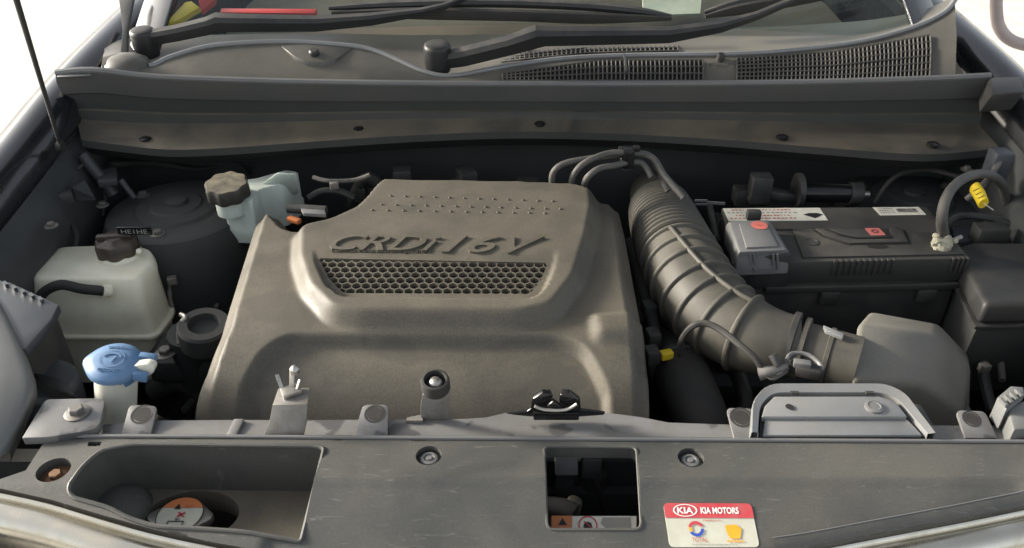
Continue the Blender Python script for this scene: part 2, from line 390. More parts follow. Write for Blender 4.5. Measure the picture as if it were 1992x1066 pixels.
def hexbolt(parent, c, r, axis=(0, 0, 1), name='bolt', m='boltsteel'):
    g = join(lathe([(r * 1.65, 0), (r * 1.7, r * 0.18), (r * 1.4, r * 0.3)], c, axis, 20), lathe([(r, r * 0.28), (r, r * 0.95), (r * 0.86, r * 1.1)], c, axis, 6))
    return mk(name, g, m, parent, angle=30)

XC = 0.05     # the car's centre line
exec_after = []
# ================================================================== THE SETTING
g = mk('ground', ([(-60, -30, 0), (60, -30, 0), (60, 90, 0), (-60, 90, 0)], [(0, 1, 2, 3)]), 'ground'); props(g, kind='structure')

# ------------------------------------------------------------------ car body round the bay
body = thing('car', (XC, 1.0, 0.2), 'black painted car body shell round the open engine bay', 'car')
LX, RX = XC - 0.85, XC + 0.85
def fender(s):
    rows = []
    for y, z, dx in ((0.30, 0.80, -0.10), (0.45, 0.87, -0.05), (0.62, 0.93, -0.02), (0.8, 0.965, 0), (1.0, 0.995, 0), (1.2, 1.02, 0), (1.36, 1.055, -0.01), (1.55, 1.085, -0.02), (1.9, 1.12, -0.03), (2.4, 1.15, -0.03)):
        x = XC + s * (0.85 + dx)
        rows.append([Vector((x - s * 0.055, y, z - 0.05)), Vector((x - s * 0.045, y, z - 0.012)), Vector((x - s * 0.02, y, z)), Vector((x, y, z + 0.002)), Vector((x + s * 0.03, y, z - 0.012)), Vector((x + s * 0.06, y, z - 0.06)), Vector((x + s * 0.085, y, z - 0.2)), Vector((x + s * 0.09, y, z - 0.5))])
    return loft(catrows(rows), False)
def catrows(rows, n=3):
    cols = [catmull([tuple(r[i]) for r in rows], n) for i in range(len(rows[0]))]
    return [[Vector(c[j]) for c in cols] for j in range(len(cols[0]))]
for s in (-1, 1):
    mk('fender', fender(s), 'paint', body, angle=60)
    # inner flange and side apron
    x = XC + s * 0.795
    fl = [[Vector((x, y, z)), Vector((x - s * 0.018, y, z - 0.02)), Vector((x - s * 0.03, y, z - 0.05)), Vector((x - s * 0.036, y, z - 0.2)), Vector((x - s * 0.04, y, 0.45))] for y, z in ((0.55, 0.88), (0.75, 0.92), (1.0, 0.945), (1.2, 0.97), (1.4, 1.0), (1.7, 1.03))]
    mk('inner_fender', loft(catrows(fl)), 'bay', body, angle=50)
mk('firewall', slab([[Vector((x, 1.40, z)) for x in np.linspace(XC - 0.8, XC + 0.8, 9)] for z in (0.45, 0.7, 0.97)], (0, 0.02, 0)), 'void', body)
mk('undertray', box((XC, 1.0, 0.43), (1.66, 0.95, 0.03)), 'void', body)
mk('front_crossmember', box((XC, 0.50, 0.62), (1.5, 0.06, 0.35)), 'void', body, bevel=0.01)
def strut(u, v, z, r, s):
    c = PZ(u, v, z); p = [(r * 1.25, -0.36), (r * 1.2, -0.12), (r * 1.12, -0.03), (r * 1.02, -0.004), (r * 0.95, 0), (r * 0.62, 0.001), (r * 0.58, 0.006), (r * 0.40, 0.007), (r * 0.36, 0.010), (r * 0.16, 0.011), (r * 0.15, 0.016), (r * 0.05, 0.017)]
    t = mk('strut_tower', lathe(p, c, (0, 0, 1), 40), 'void', body, angle=30)
    for k in range(3):
        a = 2.1 * k + 0.5; hexbolt(t, c + Vector((math.cos(a) * r * 0.78, math.sin(a) * r * 0.78, 0.0)), 0.007)
    return c, t
cL, tL = strut(345, 405, 0.885, 0.112, -1)
cR, tR = strut(1775, 385, 0.86, 0.115, 1)
# stamped plate on the tower's front wall
pp = PY(262, 449, cL.y - 0.137)
pl = mk('stamped_plate', box(pp, (0.052, 0.004, 0.014)), 'blackgloss', body, bevel=0.001)
mk('stamped_letters', writing('HE1HE', 0.040, 0.007, pp + Vector((0, -0.002, 0)), (1, 0, 0), (0, 0, 1), (0, -1, 0)), 'inkgrey', pl)
# wheel well strut pipes and brackets on the inner fender
def stick(u0, v0, u1, v1, z0, z1, r, m='bay', name='brace_rod', par=None):
    return mk(name, tube([PZ(u0, v0, z0), PZ(u1, v1, z1)], r, 12, 0), m, par or body)
stick(160, 300, 222, 378, 0.97, 0.90, 0.010)
stick(235, 350, 262, 385, 0.93, 0.90, 0.005)
mk('bracket', prism([PZ(140, 365, .95), PZ(165, 350, .95), PZ(185, 385, .93), PZ(150, 385, .93)], (0, 0, -0.004)), 'bay', body)
b = mk('hood_hinge_bracket', prism([PZ(-10, 335, 0.98), PZ(28, 296, 0.98), PZ(66, 300, 0.98), PZ(52, 345, 0.975), PZ(20, 352, 0.975), PZ(-10, 380, 0.97)], (0, 0, -0.006)), 'bracket', body, bevel=0.001)
hexbolt(b, PZ(28, 337, 0.976), 0.008); hexbolt(b, PZ(36, 312, 0.98), 0.006)
mk('rubber_buffer', tube([PZ(52, 274, 1.0), PZ(100, 196, 1.035)], 0.0125, 16, 0), 'greyplastic', body, bevel=0.002)
for (u, v, z) in ((60, 375, .95), (100, 440, .93), (200, 400, .9), (1880, 330, .95), (1955, 300, .99), (1900, 452, .87)):
    hexbolt(body, PZ(u, v, z), 0.006)

def cable(pts, r, m='rubber', name='brake_line'): return mk(name, tube([PZ(*p) for p in pts], r, 8, 5), m, body)
cable([(150, 330, .95), (168, 318, .955), (190, 330, .94), (205, 370, .90), (200, 420, .86)], .003)
cable([(215, 320, .93), (300, 318, .90), (380, 330, .88), (430, 322, .88), (520, 316, .88), (600, 330, .86)], .005)
cable([(240, 305, .93), (330, 306, .92), (420, 305, .92), (470, 318, .90), (490, 340, .86)], .0035)
cable([(100, 400, .92), (130, 420, .90), (150, 460, .88), (140, 500, .86)], .004)
cable([(350, 560, .80), (372, 520, .82), (380, 470, .82), (400, 440, .80)], .006)
cable([(330, 600, .76), (345, 560, .80), (352, 500, .80)], .004, 'bay')
cable([(340, 690, .74), (370, 720, .74), (380, 770, .72), (360, 800, .70)], .008)
cable([(290, 700, .76), (320, 660, .78), (340, 640, .78)], .006)
cable([(1700, 395, .88), (1740, 345, .92), (1800, 330, .93), (1870, 345, .93)], .004)
cable([(1840, 440, .88), (1870, 420, .89), (1930, 425, .89), (1990, 445, .88)], .006, 'bay')
for (pts_, r_, m_) in (([(610, 345, .93), (640, 352, .93), (690, 350, .93), (720, 340, .94)], .004, 'cable'), ([(600, 385, .90), (625, 372, .91), (660, 372, .91), (690, 385, .90)], .006, 'black'),
        ([(420, 470, .82), (425, 520, .80), (410, 570, .78), (395, 600, .76)], .007, 'black'), ([(330, 470, .86), (336, 520, .84), (330, 570, .80), (338, 610, .78)], .0035, 'bracket'), ([(440, 480, .80), (436, 540, .78), (420, 600, .76)], .004, 'cable'),
        ([(1290, 640, .80), (1300, 670, .80), (1310, 700, .78)], .004, 'cable'), ([(1280, 560, .82), (1290, 610, .80), (1310, 650, .78)], .005, 'black'), ([(1890, 620, .80), (1910, 680, .78), (1915, 740, .76), (1930, 800, .74)], .008, 'black'), ([(1905, 610, .80), (1940, 670, .78), (1950, 740, .76)], .005, 'cable')):
    mk('pipe_line', tube([PZ(*p) for p in pts_], r_, 8, 5), m_, body)
for (u, v, z) in ((412, 540, .79), (335, 545, .83), (650, 360, .925), (1300, 665, .80), (1915, 715, .775)):
    mk('pipe_clip', box(PZ(u, v, z), (.014, .012, .012), rz=.3), 'bracket', body, bevel=.001)
mk('bracket', box(PZ(210, 345, .93), (.03, .05, .012), rz=.4), 'bay', body, bevel=.002)
mk('bracket', box(PZ(120, 385, .93), (.035, .02, .02), rz=.5), 'black', body, bevel=.002)
mk('bracket', prism([PZ(1850, 440, .875), PZ(1985, 430, .875), PZ(1990, 462, .87), PZ(1860, 470, .87)], (0, 0, -.02)), 'slate', body, bevel=.003)
mk('bracket', box(PZ(1925, 455, .885), (.05, .03, .03)), 'black', body, bevel=.003)
mk('bracket', box(PZ(1940, 320, .98), (.03, .03, .05)), 'slate', body, bevel=.004)

# ------------------------------------------------------------------ open hood held above by its rod
hood = thing('hood', (XC, 1.45, 1.27), 'raised black hood held open above the engine bay by a rod', 'hood')
def hoodrow(t, w_):
    y = 1.50 - 0.60 * t; z = 1.26 + 0.86 * t
    return [Vector((XC + w_ * a, y - 0.03 * (1 - a * a), z - 0.02 * a * a)) for a in np.linspace(-1, 1, 13)]
hr = [hoodrow(t, w_) for t, w_ in ((0, .76), (.25, .78), (.5, .77), (.75, .74), (.93, .68), (1, .62))]
mk('outer_skin', slab(hr, (0, 0.03, 0.02)), 'paint', hood, bevel=0.002)
mk('hood_fill_pad', slab([hoodrow(t, .6) for t in (.1, .5, .9)], (0, -0.012, -0.008)), 'fillgrey', hood)  # unseen underside pad, made pale to reflect fill light downwards

rod = thing('prop_rod', PZ(118, 285, 1.0), 'thin black steel prop rod rising from the fender corner', 'prop rod')
a = PZ(118, 285, 1.0); b_ = PY(32, 0, 1.15); dd = (b_ - a)
e = a + dd * 3.55
mk('rod', tube([a, a + dd * .3, b_, e], [0.0028, 0.0034, 0.0042, 0.0042], 10, 0), 'black', rod)
mk('pivot', lathe([(0.009, -0.004), (0.009, 0.004)], a, (1, 0, 0), 16), 'rubber', rod)

# ------------------------------------------------------------------ rubber apron in front of the cowl
top_px = [(108, 146), (180, 140), (300, 153), (450, 159), (600, 163), (800, 166), (1000, 167), (1200, 167), (1400, 166), (1600, 163), (1800, 157), (1928, 151)]
YA = lambda u: 1.37 - 0.03 * ((u - 1040) / 930) ** 2
low_px = [(158, 272), (235, 282), (330, 291), (450, 287), (600, 276), (800, 263), (1000, 256), (1200, 260), (1400, 271), (1600, 287), (1800, 300), (1945, 288)]
mid_px = [(150, 234), (232, 240), (330, 243), (450, 242), (600, 238), (800, 233), (1000, 231), (1200, 233), (1400, 236), (1600, 240), (1800, 242), (1905, 244)]
ap = thing('cowl_apron', (XC, 1.35, 0.98), 'black rubber apron with dusty ledge below the cowl lip', 'apron')
r0, r1, r2, r3, r4, r5, r6 = [], [], [], [], [], [], []
for (u, v), (um, vm), (ul, vl) in zip(top_px, mid_px, low_px):
    y = YA(u); p = PY(u, v, y); q = PY(um, vm, y - 0.012); s_ = PZ(ul, vl, q.z - 0.012)
    r0.append(p + Vector((0, 0.03, -0.012))); r1.append(p + Vector((0, 0.012, 0.001))); r2.append(p); r3.append(p + Vector((0, -0.004, -0.012)))
    h_ = p.lerp(q, 0.55); r4.append(h_ + Vector((0, 0.006, 0))); r5.append(q); r6.append(s_)
r7 = [p + Vector((0, -0.002, -0.012)) for p in r6]; r8 = [p + Vector((0, 0.02, -0.02)) for p in r7]
def smoothrows(rows, n=4): return [[Vector(q) for q in catmull([tuple(p) for p in r], n)] for r in rows]
cr1 = [a_.lerp(b, .30) + Vector((0, -.001, 0)) for a_, b in zip(r3, r5)]; cr2 = [a_.lerp(b, .34) + Vector((0, .004, 0)) for a_, b in zip(r3, r5)]; cr3 = [a_.lerp(b, .70) + Vector((0, .005, 0)) for a_, b in zip(r3, r5)]; cr4 = [a_.lerp(b, .73) + Vector((0, .001, 0)) for a_, b in zip(r3, r5)]
mk('apron_sheet', slab(smoothrows([r1, r2, r3, cr1, cr2, cr3, cr4, [a_.lerp(b, .96) for a_, b in zip(r3, r5)], [a_.lerp(b, .12) for a_, b in zip(r5, r6)], [a_.lerp(b, .9) for a_, b in zip(r5, r6)], r6, r7, r8]), (0, 0.004, -0.003)), 'apron', ap, angle=35)
lip = smoothrows([r2])[0]
mk('lip_seal', tube([p + Vector((0, 0.004, 0.002)) for p in lip], 0.0058, 8, 0), 'greyplastic', ap)
for (u, v) in ((282, 270), (698, 250), (1050, 240), (1522, 266), (1815, 280)):
    k = min(range(len(mid_px)), key=lambda i: abs(mid_px[i][0] - u)); q = r5[k].lerp(r6[k], 0.5)
    c = PZ(u, v, q.z + 0.001); mk('push_clip', lathe([(0.010, -0.003), (0.010, 0.001), (0.006, 0.003)], c, (0, 0, 1), 16), 'blackgloss', ap)
mk('oval_boss', lathe([(0.04, -0.004), (0.036, 0.003), (0.026, 0.005)], PZ(518, 240, r5[4].z - 0.006), (0, -0.25, 1), 28), 'apron', ap)
for (u0, v0, u1, v1) in ((1490, 252, 1510, 272), (320, 280, 355, 248)):
    pass
# apron end pieces at the hinges
mk('end_cap', prism([PZ(1926, 150, 1.075), PZ(1985, 148, 1.075), PZ(1996, 178, 1.072), PZ(1930, 184, 1.07)], (0, 0.02, -0.04)), 'black', ap, bevel=0.004)
mk('end_cap', prism([PZ(112, 140, 1.08), PZ(180, 138, 1.08), PZ(178, 147, 1.079), PZ(108, 150, 1.078)], (0, 0.02, -0.012)), 'greyplastic', ap, bevel=0.003)

# ------------------------------------------------------------------ cowl top panel
cowl = thing('windscreen_cowl', (XC, 1.45, 1.03), 'dusty grey plastic cowl panel with mesh air grilles below the windscreen', 'cowl panel')
cx = [200, 240, 290, 330, 400, 480, 560, 640, 700, 740, 780, 820, 860, 900, 950, 1020, 1100, 1200, 1300, 1400, 1500, 1600, 1680, 1750, 1800, 1840, 1858]
fv = [136, 140, 148, 153, 156, 159, 161, 162, 163, 164, 164, 164, 164, 164, 164, 164, 164, 164, 164, 164, 163, 162, 160, 158, 156, 152, 150]
rv = [112, 106, 128, 112, 92, 84, 82, 86, 92, 103, 120, 138, 148, 146, 136, 124, 114, 109, 107, 106, 102, 92, 80, 62, 44, 22, 0]
bv = [60, 60, 66, 68, 68, 66, 65, 65, 66, 67, 68, 68, 68, 68, 66, 64, 62, 60, 58, 55, 52, 46, 40, 30, 18, 0, -16]
rowA, rowB, rowB2, rowC, rowD = [], [], [], [], []
for u, f_, r_, b2 in zip(cx, fv, rv, bv):
    ya = YA(u) + 0.006; dep = 0.012 + 0.075 * max(0, (f_ - r_)) / 80
    pa = PY(u, f_ + 5, ya); pb = PY(u, r_, ya + dep); yb = ya + dep
    rowA.append(pa); rowB.append(pb)
    dip = 0.030 if 280 < u < 960 else 0.012
    pc = PY(u, b2, 1.60 + 0.03 * (1 - ((u - 1040) / 850) ** 2)); rowC.append(pb.lerp(pc, .45) + Vector((0, 0, -dip))); rowD.append(pc)
rowA2 = [a_.lerp(b, .5) + Vector((0, -0.004, 0.003)) for a_, b in zip(rowA, rowB)]
rowB1 = [a_.lerp(b, .93) for a_, b in zip(rowA, rowB)]; rowB3 = [a_.lerp(b, .14) + Vector((0, 0, .001)) for a_, b in zip(rowB, rowC)]
CR = smoothrows([rowA, rowA2, rowB1, rowB, rowB3, rowC, rowD], 4)
mk('panel_sheet', slab(CR, (0, 0.004, -0.006)), 'cowl', cowl, angle=50)
def cowl_pt(u, v):   # a point of the front face seen at a pixel, by interpolation between its foot and its crest
    fa = np.interp(u, cx, [f_ + 5 for f_ in fv]); ra = np.interp(u, cx, rv); t = (fa - v) / (fa - ra)
    A = Vector([np.interp(u, cx, [p[i] for p in rowA]) for i in range(3)]); B = Vector([np.interp(u, cx, [p[i] for p in rowB]) for i in range(3)])
    return A.lerp(B, t) + Vector((0, -0.004, 0.003)) * (1 - abs(2 * t - 1))
def grille(u0, u1, tops, bots, nv, nh, surf, off):
    """mesh of bars between two boundary lines over a black sheet that stands for shade"""
    off = Vector(off); gs = []
    def pt(s, t, o):
        u = u0 + (u1 - u0) * s; return surf(u, np.interp(s, [0, .5, 1], tops) * (1 - t) + np.interp(s, [0, .5, 1], bots) * t) + off * o
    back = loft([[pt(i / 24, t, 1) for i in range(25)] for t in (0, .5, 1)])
    for i in range(nv + 1):
        gs.append(tube([pt(i / nv, t, 2.6) for t in (0, .35, .7, 1)], 0.0016, 4, 0))
    for j in range(nh + 1):
        gs.append(tube([pt(i / 20, j / nh, 2.8) for i in range(21)], 0.0016, 4, 0))
    k = mk('grille_shade_sheet', back, 'recessshade', cowl); m_ = mk('grille_mesh', join(*gs), 'grille', cowl); props(m_, kind='stuff')  # black sheet laid on the cowl as the shade between the bars
grille(978, 1366, (146, 120, 120), (159, 159, 159), 46, 3, cowl_pt, (0, -0.0011, 0.001))
grille(1432, 1806, (116, 104, 72), (159, 158, 152), 46, 6, cowl_pt, (0, -0.0011, 0.001))
def cowl_top(u, v):
    B = Vector([np.interp(u, cx, [p[i] for p in rowB]) for i in range(3)]); Cc = Vector([np.interp(u, cx, [p[i] for p in rowC]) for i in range(3)])
    # the plane through the crest and the back rows, cut by the pixel's ray
    r = ray(u, v); e2 = Cc - B; n = Vector((1, 0, 0)).cross(e2); t = (B - CAM).dot(n) / r.dot(n); return CAM + r * t
grille(976, 1318, (110, 92, 85), (123, 106, 102), 38, 3, cowl_top, (0, -0.0008, 0.0016))
mk('crest_highlight', tube([p + Vector((0, 0, .0006)) for p in CR[3][8:]], .0044, 10, 0), 'silver', cowl)  # pale tube added as the bright highlight along the crest
# screw bosses in the front face
for tp, lo, (u, v), sr in (([(540, 84), (600, 80), (690, 90), (652, 114), (630, 122), (596, 121), (572, 108)], [(578, 156), (600, 150), (652, 152), (646, 160), (630, 166), (600, 166), (584, 162)], (612, 107), .009),
                       ([(1364, 106), (1400, 103), (1434, 105), (1421, 124), (1410, 132), (1394, 131), (1380, 122)], [(1382, 156), (1400, 150), (1420, 154), (1416, 162), (1408, 167), (1396, 167), (1388, 163)], (1401, 115), .007)):
    Y1 = [1.452, 1.456, 1.452, 1.412, 1.404, 1.404, 1.414]; Y2 = [1.41, 1.42, 1.41, 1.40, 1.396, 1.396, 1.40]
    A = [PY(a, b, y) for (a, b), y in zip(tp, Y1)]; B = [PY(a, b, y) for (a, b), y in zip(lo, Y2)]
    bs = mk('screw_boss', loft([A, [a.lerp(b, .16) for a, b in zip(A, B)], B], True, True), 'cowl', cowl, bevel=.002)
    ctr = sum(A, Vector()) / len(A); mk('screw', lathe([(sr, -.006), (sr, .008), (sr * .7, .011)], PY(u, v, ctr.y - .004), (0, -.3, 1), 14), 'black', bs)
c = PY(1214, 122, 1.405); mk('hose_tie', tube([c + Vector((-0.001, 0, 0.016)), c + Vector((0.002, -0.008, 0.0)), c + Vector((0.006, -0.004, -0.018))], 0.002, 8), 'greyplastic', cowl)
# rounded end cap and side trim at the left pillar
mk('corner_cap', lathe([(0.043, -0.03), (0.043, -0.004), (0.037, 0.009), (0.022, 0.017), (0.004, 0.020)], PY(246, 128, 1.39), (0, 0, 1), 28), 'cowl', cowl, angle=60)
mk('pillar_trim', slab([[PY(233, 112, 1.42), PY(246, 112, 1.425)], [PY(238, 60, 1.5), PY(246, 60, 1.505)], [PY(234, 20, 1.56), PY(254, 20, 1.565)], [PY(228, -20, 1.62), PY(262, -20, 1.625)]], (0, 0.01, -0.004)), 'cowl', cowl, bevel=0.001)

# ------------------------------------------------------------------ windscreen, dashboard and the things behind the glass
wsn = lambda x, t: Vector((XC + x, 1.615 + 0.95 * t - 0.10 * (x / 0.7) ** 2 * (1 - t), 1.083 + 0.52 * t))
ws = mk('windscreen', slab([[wsn(x, t) for x in np.linspace(-0.70, 0.72, 13)] for t in (0, .25, .5, .75, 1)], (0, 0.003, 0.005)), 'glass')
props(ws, 'sloping windscreen glass behind the wiper arms', 'windscreen')
dash = mk('dashboard', slab([[Vector((XC + x, y, z)) for x in np.linspace(-.68, .7, 9)] for y, z in ((1.60, 0.93), (1.66, 0.97), (1.78, 1.005), (2.0, 1.02), (2.2, 1.01), (2.26, 0.9), (2.26, 0.6))], (0, 0.01, -0.02)), 'dash')
props(dash, 'brown grey vinyl dashboard top under the windscreen', 'dashboard')
cab = thing('car_cabin', (XC, 3.0, 0.5), 'dark car cabin interior behind the windscreen', 'cabin')
mk('seat', join(box((XC - 0.36, 2.75, 1.0), (0.5, 0.16, 0.75), rx=-0.2), box((XC - 0.36, 2.83, 1.46), (0.26, 0.1, 0.18))), 'void', cab, bevel=0.03)
mk('seat', join(box((XC + 0.36, 2.75, 1.0), (0.5, 0.16, 0.75), rx=-0.2), box((XC + 0.36, 2.83, 1.46), (0.26, 0.1, 0.18))), 'void', cab, bevel=0.03)
mk('cabin_shell', slab([[Vector((XC + x, 3.4 + 0 * x, z)) for x in (-.8, 0, .8)] for z in (.4, 1.0, 1.62)], (0, 0.02, 0)), 'void', cab)
mk('cabin_floor', box((XC, 2.6, 0.42), (1.6, 1.7, 0.03)), 'void', cab)
mk('roof', slab([[Vector((XC + x, y, z)) for x in (-.66, 0, .68)] for y, z in ((2.56, 1.605), (2.9, 1.66), (3.42, 1.66))], (0, 0, 0.02)), 'paint', cab)
for s in (-1, 1):
    mk('pillar', slab([[wsn(s * .695, t) + Vector((0, 0, 0)), wsn(s * .695, t) + Vector((s * 0.075, 0.03, -0.02))] for t in (-0.04, .25, .5, .75, 1)], (0, 0.01, 0.02)), 'paint', cab, bevel=0.004)
    mk('cabin_side', slab([[Vector((XC + s * .80, y, z)) for y in (1.6, 2.5, 3.4)] for z in (.4, 1.08)], (s * 0.02, 0, 0)), 'paint', cab)
# red and yellow objects lying against the glass on the dashboard
def dpt(u, v, y): return PY(u, v, y)
t_ = mk('red_strip', prism([dpt(428, 24, 1.80), dpt(612, 26, 1.80), dpt(616, 17, 1.82), dpt(430, 16, 1.82)], (0, 0.004, -0.012)), 'redplastic', None, bevel=0.001)
props(t_, 'thin red plastic strip on the dashboard behind the wiper arm', 'strip')
t_ = mk('yellow_folder', prism([dpt(318, 48, 1.70), dpt(345, 40, 1.72), dpt(388, 14, 1.78), dpt(372, 2, 1.80), dpt(360, 4, 1.80)], (0, 0.01, -0.012)), 'yellow', None, bevel=0.001)
props(t_, 'worn yellow folder leaning on the dashboard beside a red one', 'folder')
t_ = mk('red_folder', prism([dpt(390, 22, 1.80), dpt(415, 2, 1.84), dpt(420, -14, 1.86), dpt(384, -14, 1.86), dpt(386, 4, 1.82)], (0, 0.01, -0.012)), 'redplastic', None, bevel=0.001)
props(t_, 'red folder leaning on the dashboard next to a yellow one', 'folder')
t_ = mk('reflection_sheet', prism([dpt(1252, 30, 1.86), dpt(1362, 26, 1.86), dpt(1366, -16, 1.94), dpt(1250, -16, 1.94)], (0, 0.006, -0.008)), 'white', None); props(t_, 'pale sheet standing in for a reflection in the windscreen', 'reflection_sheet')  # pale sheet added in place of the bright reflection on the glass
for i in range(6):
    pass

# ------------------------------------------------------------------ wipers
def wiper(label, piv, capr, armpx, bladepx, frpx):
    t = thing('wiper', PY(*piv) + Vector((0, 0, -0.03)), label, 'wiper', 'windscreen wipers')
    c = PY(*piv)
    cap = mk('pivot_cap', lathe([(capr * .9, -0.045), (capr, -0.028), (capr, -0.002), (capr * .93, 0.003), (capr * .8, 0.005), (capr * .3, 0.006)], c, (0, -0.12, 1), 28), 'wiper', t, angle=40)
    pts = [PY(*p[:3]) for p in armpx]; 
    rows = []
    for i, (p, q) in enumerate(zip(pts, armpx)):
        d = (pts[min(i + 1, len(pts) - 1)] - pts[max(i - 1, 0)]).normalized(); s = d.cross(Vector((0, -0.3, 1))).normalized(); n = s.cross(d); wd, hg = q[3], q[4]
        rows.append([p + s * wd - n * hg, p + s * wd * .95 + n * hg * .5, p + s * wd * .5 + n * hg, p - s * wd * .5 + n * hg, p - s * wd * .95 + n * hg * .5, p - s * wd - n * hg])
    mk('arm', loft(rows, True, True), 'wiper', t, angle=20)
    bp = [PY(*p) for p in bladepx]
    bl = mk('blade', tube(bp, [0.004] + [0.011] * (len(bp) - 2) + [0.004], 8, 4, sx=0.6), 'rubber', t)
    fp = [PY(*p) for p in frpx]
    mk('blade_frame', tube(fp, [0.004] + [0.0085] * (len(fp) - 2) + [0.004], 8, 4), 'wiper', t)
    for k in (0.22, 0.5, 0.78):
        q = fp[0].lerp(fp[-1], k); q2 = bp[0].lerp(bp[-1], k)
        mk('blade_clip', tube([q + Vector((0, 0, .004)), q.lerp(q2, .6)], 0.005, 8, 0), 'wiper', t)
    return t, cap
wiper('black wiper whose small dusty pivot cap sits by the left fender', (276, 62, 1.47), 0.022,
      [(278, 70, 1.47, .012, .010), (300, 70, 1.47, .013, .011), (345, 62, 1.475, .013, .011), (405, 48, 1.48, .014, .012), (424, 42, 1.485, .016, .014), (445, 42, 1.485, .015, .012), (615, 44, 1.495, .012, .011), (720, 36, 1.51, .010, .009), (820, 22, 1.525, .007, .006), (862, 12, 1.54, .006, .005), (905, -6, 1.57, .005, .004)],
      [(645, 26, 1.56), (800, 26, 1.555), (1000, 30, 1.55), (1150, 35, 1.55), (1306, 36, 1.55)],
      [(640, 16, 1.565), (760, 10, 1.57), (950, 6, 1.57), (1130, 12, 1.565), (1240, 22, 1.56), (1306, 32, 1.555)])
wiper('black wiper with large round pivot cap in the cowl hollow', (850, 90, 1.43), 0.024,
      [(858, 116, 1.43, .012, .012), (900, 108, 1.428, .015, .013), (990, 86, 1.42, .015, .013), (1032, 72, 1.42, .017, .015), (1044, 68, 1.42, .017, .015), (1060, 68, 1.42, .015, .013), (1300, 66, 1.43, .012, .011), (1400, 50, 1.45, .010, .008), (1470, 30, 1.48, .007, .006), (1560, -8, 1.52, .006, .004)],
      [(1372, 32, 1.57), (1440, 18, 1.57), (1540, 2, 1.58), (1700, -24, 1.61)],
      [(1370, 24, 1.575), (1440, 4, 1.58), (1540, -12, 1.59), (1700, -40, 1.62)])

# ================================================================== ENGINE COVER
PH, SD = 0.021, 0.013
YB = [.690, .705, .72, .735, .755, .775, .80, .84, .88, 1.0, 1.26]; ZB = [.70, .745, .785, .815, .845, .868, .888, .906, .915, .922, .936]
_dy = np.linspace(.68, 1.3, 400); _dz = np.interp(_dy, YB, ZB); _dz = np.convolve(np.pad(_dz, 12, mode='edge'), np.ones(25) / 25, 'valid')
zb = lambda x, y: float(np.interp(y, _dy, _dz))
def onb(l, off=0.0): return XY([ON(u, v, zb, off) for u, v in l])
outl = onb([(500, 425), (430, 650), (384, 802)], -0.016)
fl_ = outl[-1]
outl = onb([(536, 408), (508, 404), (494, 424)], -0.006) + outl[1:] 
outl += [(fl_[0] + 0.004, 0.70)]
fr_ = onb([(1262, 800)], -0.012)[0]
outl += [(fr_[0] - 0.004, 0.70), fr_] + onb([(1262, 742), (1250, 640), (1232, 540), (1216, 450), (1203, 400)], -0.012) + onb([(1176, 378), (1122, 362), (1000, 357), (740, 353)], 0.006) + onb([(714, 372), (692, 402), (650, 422), (590, 436), (566, 432)], 0.003)
outl = roundpoly(outl, 0.010, 4)
plat = roundpoly(onb([(748, 345), (700, 400), (645, 425), (590, 437), (588, 490), (606, 545), (650, 590), (700, 597), (1010, 598), (1070, 585), (1112, 530), (1136, 450), (1146, 395), (1140, 345)], PH), 0.012, 4)
plat_big = plat + []
# the plateau runs out over the rear edge
plat = [(x, y + 0.03) if y > 1.2 else (x, y) for x, y in plat]
lowrec = roundpoly(onb([(452, 815), (476, 745), (512, 680), (560, 650), (1088, 652), (1135, 668), (1172, 730), (1200, 815)], 0.0), 0.016, 4)
lowrec = [(x, y - 0.05) if y < 0.775 else (x, y) for x, y in lowrec]
bumpP = roundpoly(onb([(1148, 606), (1262, 600), (1264, 652), (1160, 654)], 0.008), 0.01, 4)
scoop = roundpoly(onb([(604, 462), (612, 510), (634, 556), (662, 576), (1036, 579), (1060, 560), (1078, 520), (1090, 470)], PH), 0.012, 4)
sy0 = onb([(850, 484)], PH)[0][1]; sy1 = onb([(850, 577)], PH - SD)[0][1]
def cover_z(P):
    P = np.asarray(P, float); z = np.interp(P[:, 1], _dy, _dz)
    d = sd(P, outl); front = np.clip((P[:, 1] - 0.76) / 0.05, 0, 1)
    z = z - 0.022 * (1 - np.clip(d / 0.019, 0, 1) ** 1.3) * (0.25 + 0.75 * front)
    z = z + PH * ss((sd(P, plat) + 0.022) / 0.023)
    z = z - 0.015 * ss((sd(P, lowrec) + 0.003) / 0.012)
    z = z + 0.010 * ss((sd(P, bumpP) + 0.010) / 0.022)
    ds = sd(P, scoop); ramp_ = np.clip((sy0 - P[:, 1]) / (sy0 - sy1), 0, 1)
    z = z - SD * ramp_ * ss((ds + 0.0005) / 0.004)
    return z
cz = lambda x, y: float(cover_z([(x, y)])[0])
grid_px = [(619, 502), (640, 542), (668, 570), (1030, 572), (1052, 545), (1066, 511)]
ghole = XY([ON(u, v, lambda x, y: float(np.interp(y, _dy, _dz)) + PH - SD * float(np.clip((sy0 - y) / (sy0 - sy1), 0, 1))) for u, v in grid_px]); ghole = roundpoly(ghole, 0.006, 3)
ec = thing('engine_cover', (XC - 0.15, 0.95, 0.72), 'large dusty brown grey engine cover with raised CRDi 16V lettering and honeycomb vent', 'engine cover')
mk('shell', sheet(outl, [ghole], cover_z, 0.0034, skirt=lambda p: max(p.z - 0.055, 0.64), hskirt=0.010), 'cover', ec, angle=70)
def recz(x, y): return float(np.interp(y, _dy, _dz)) + PH - SD * float(np.clip((sy0 - y) / (sy0 - sy1), 0, 1))
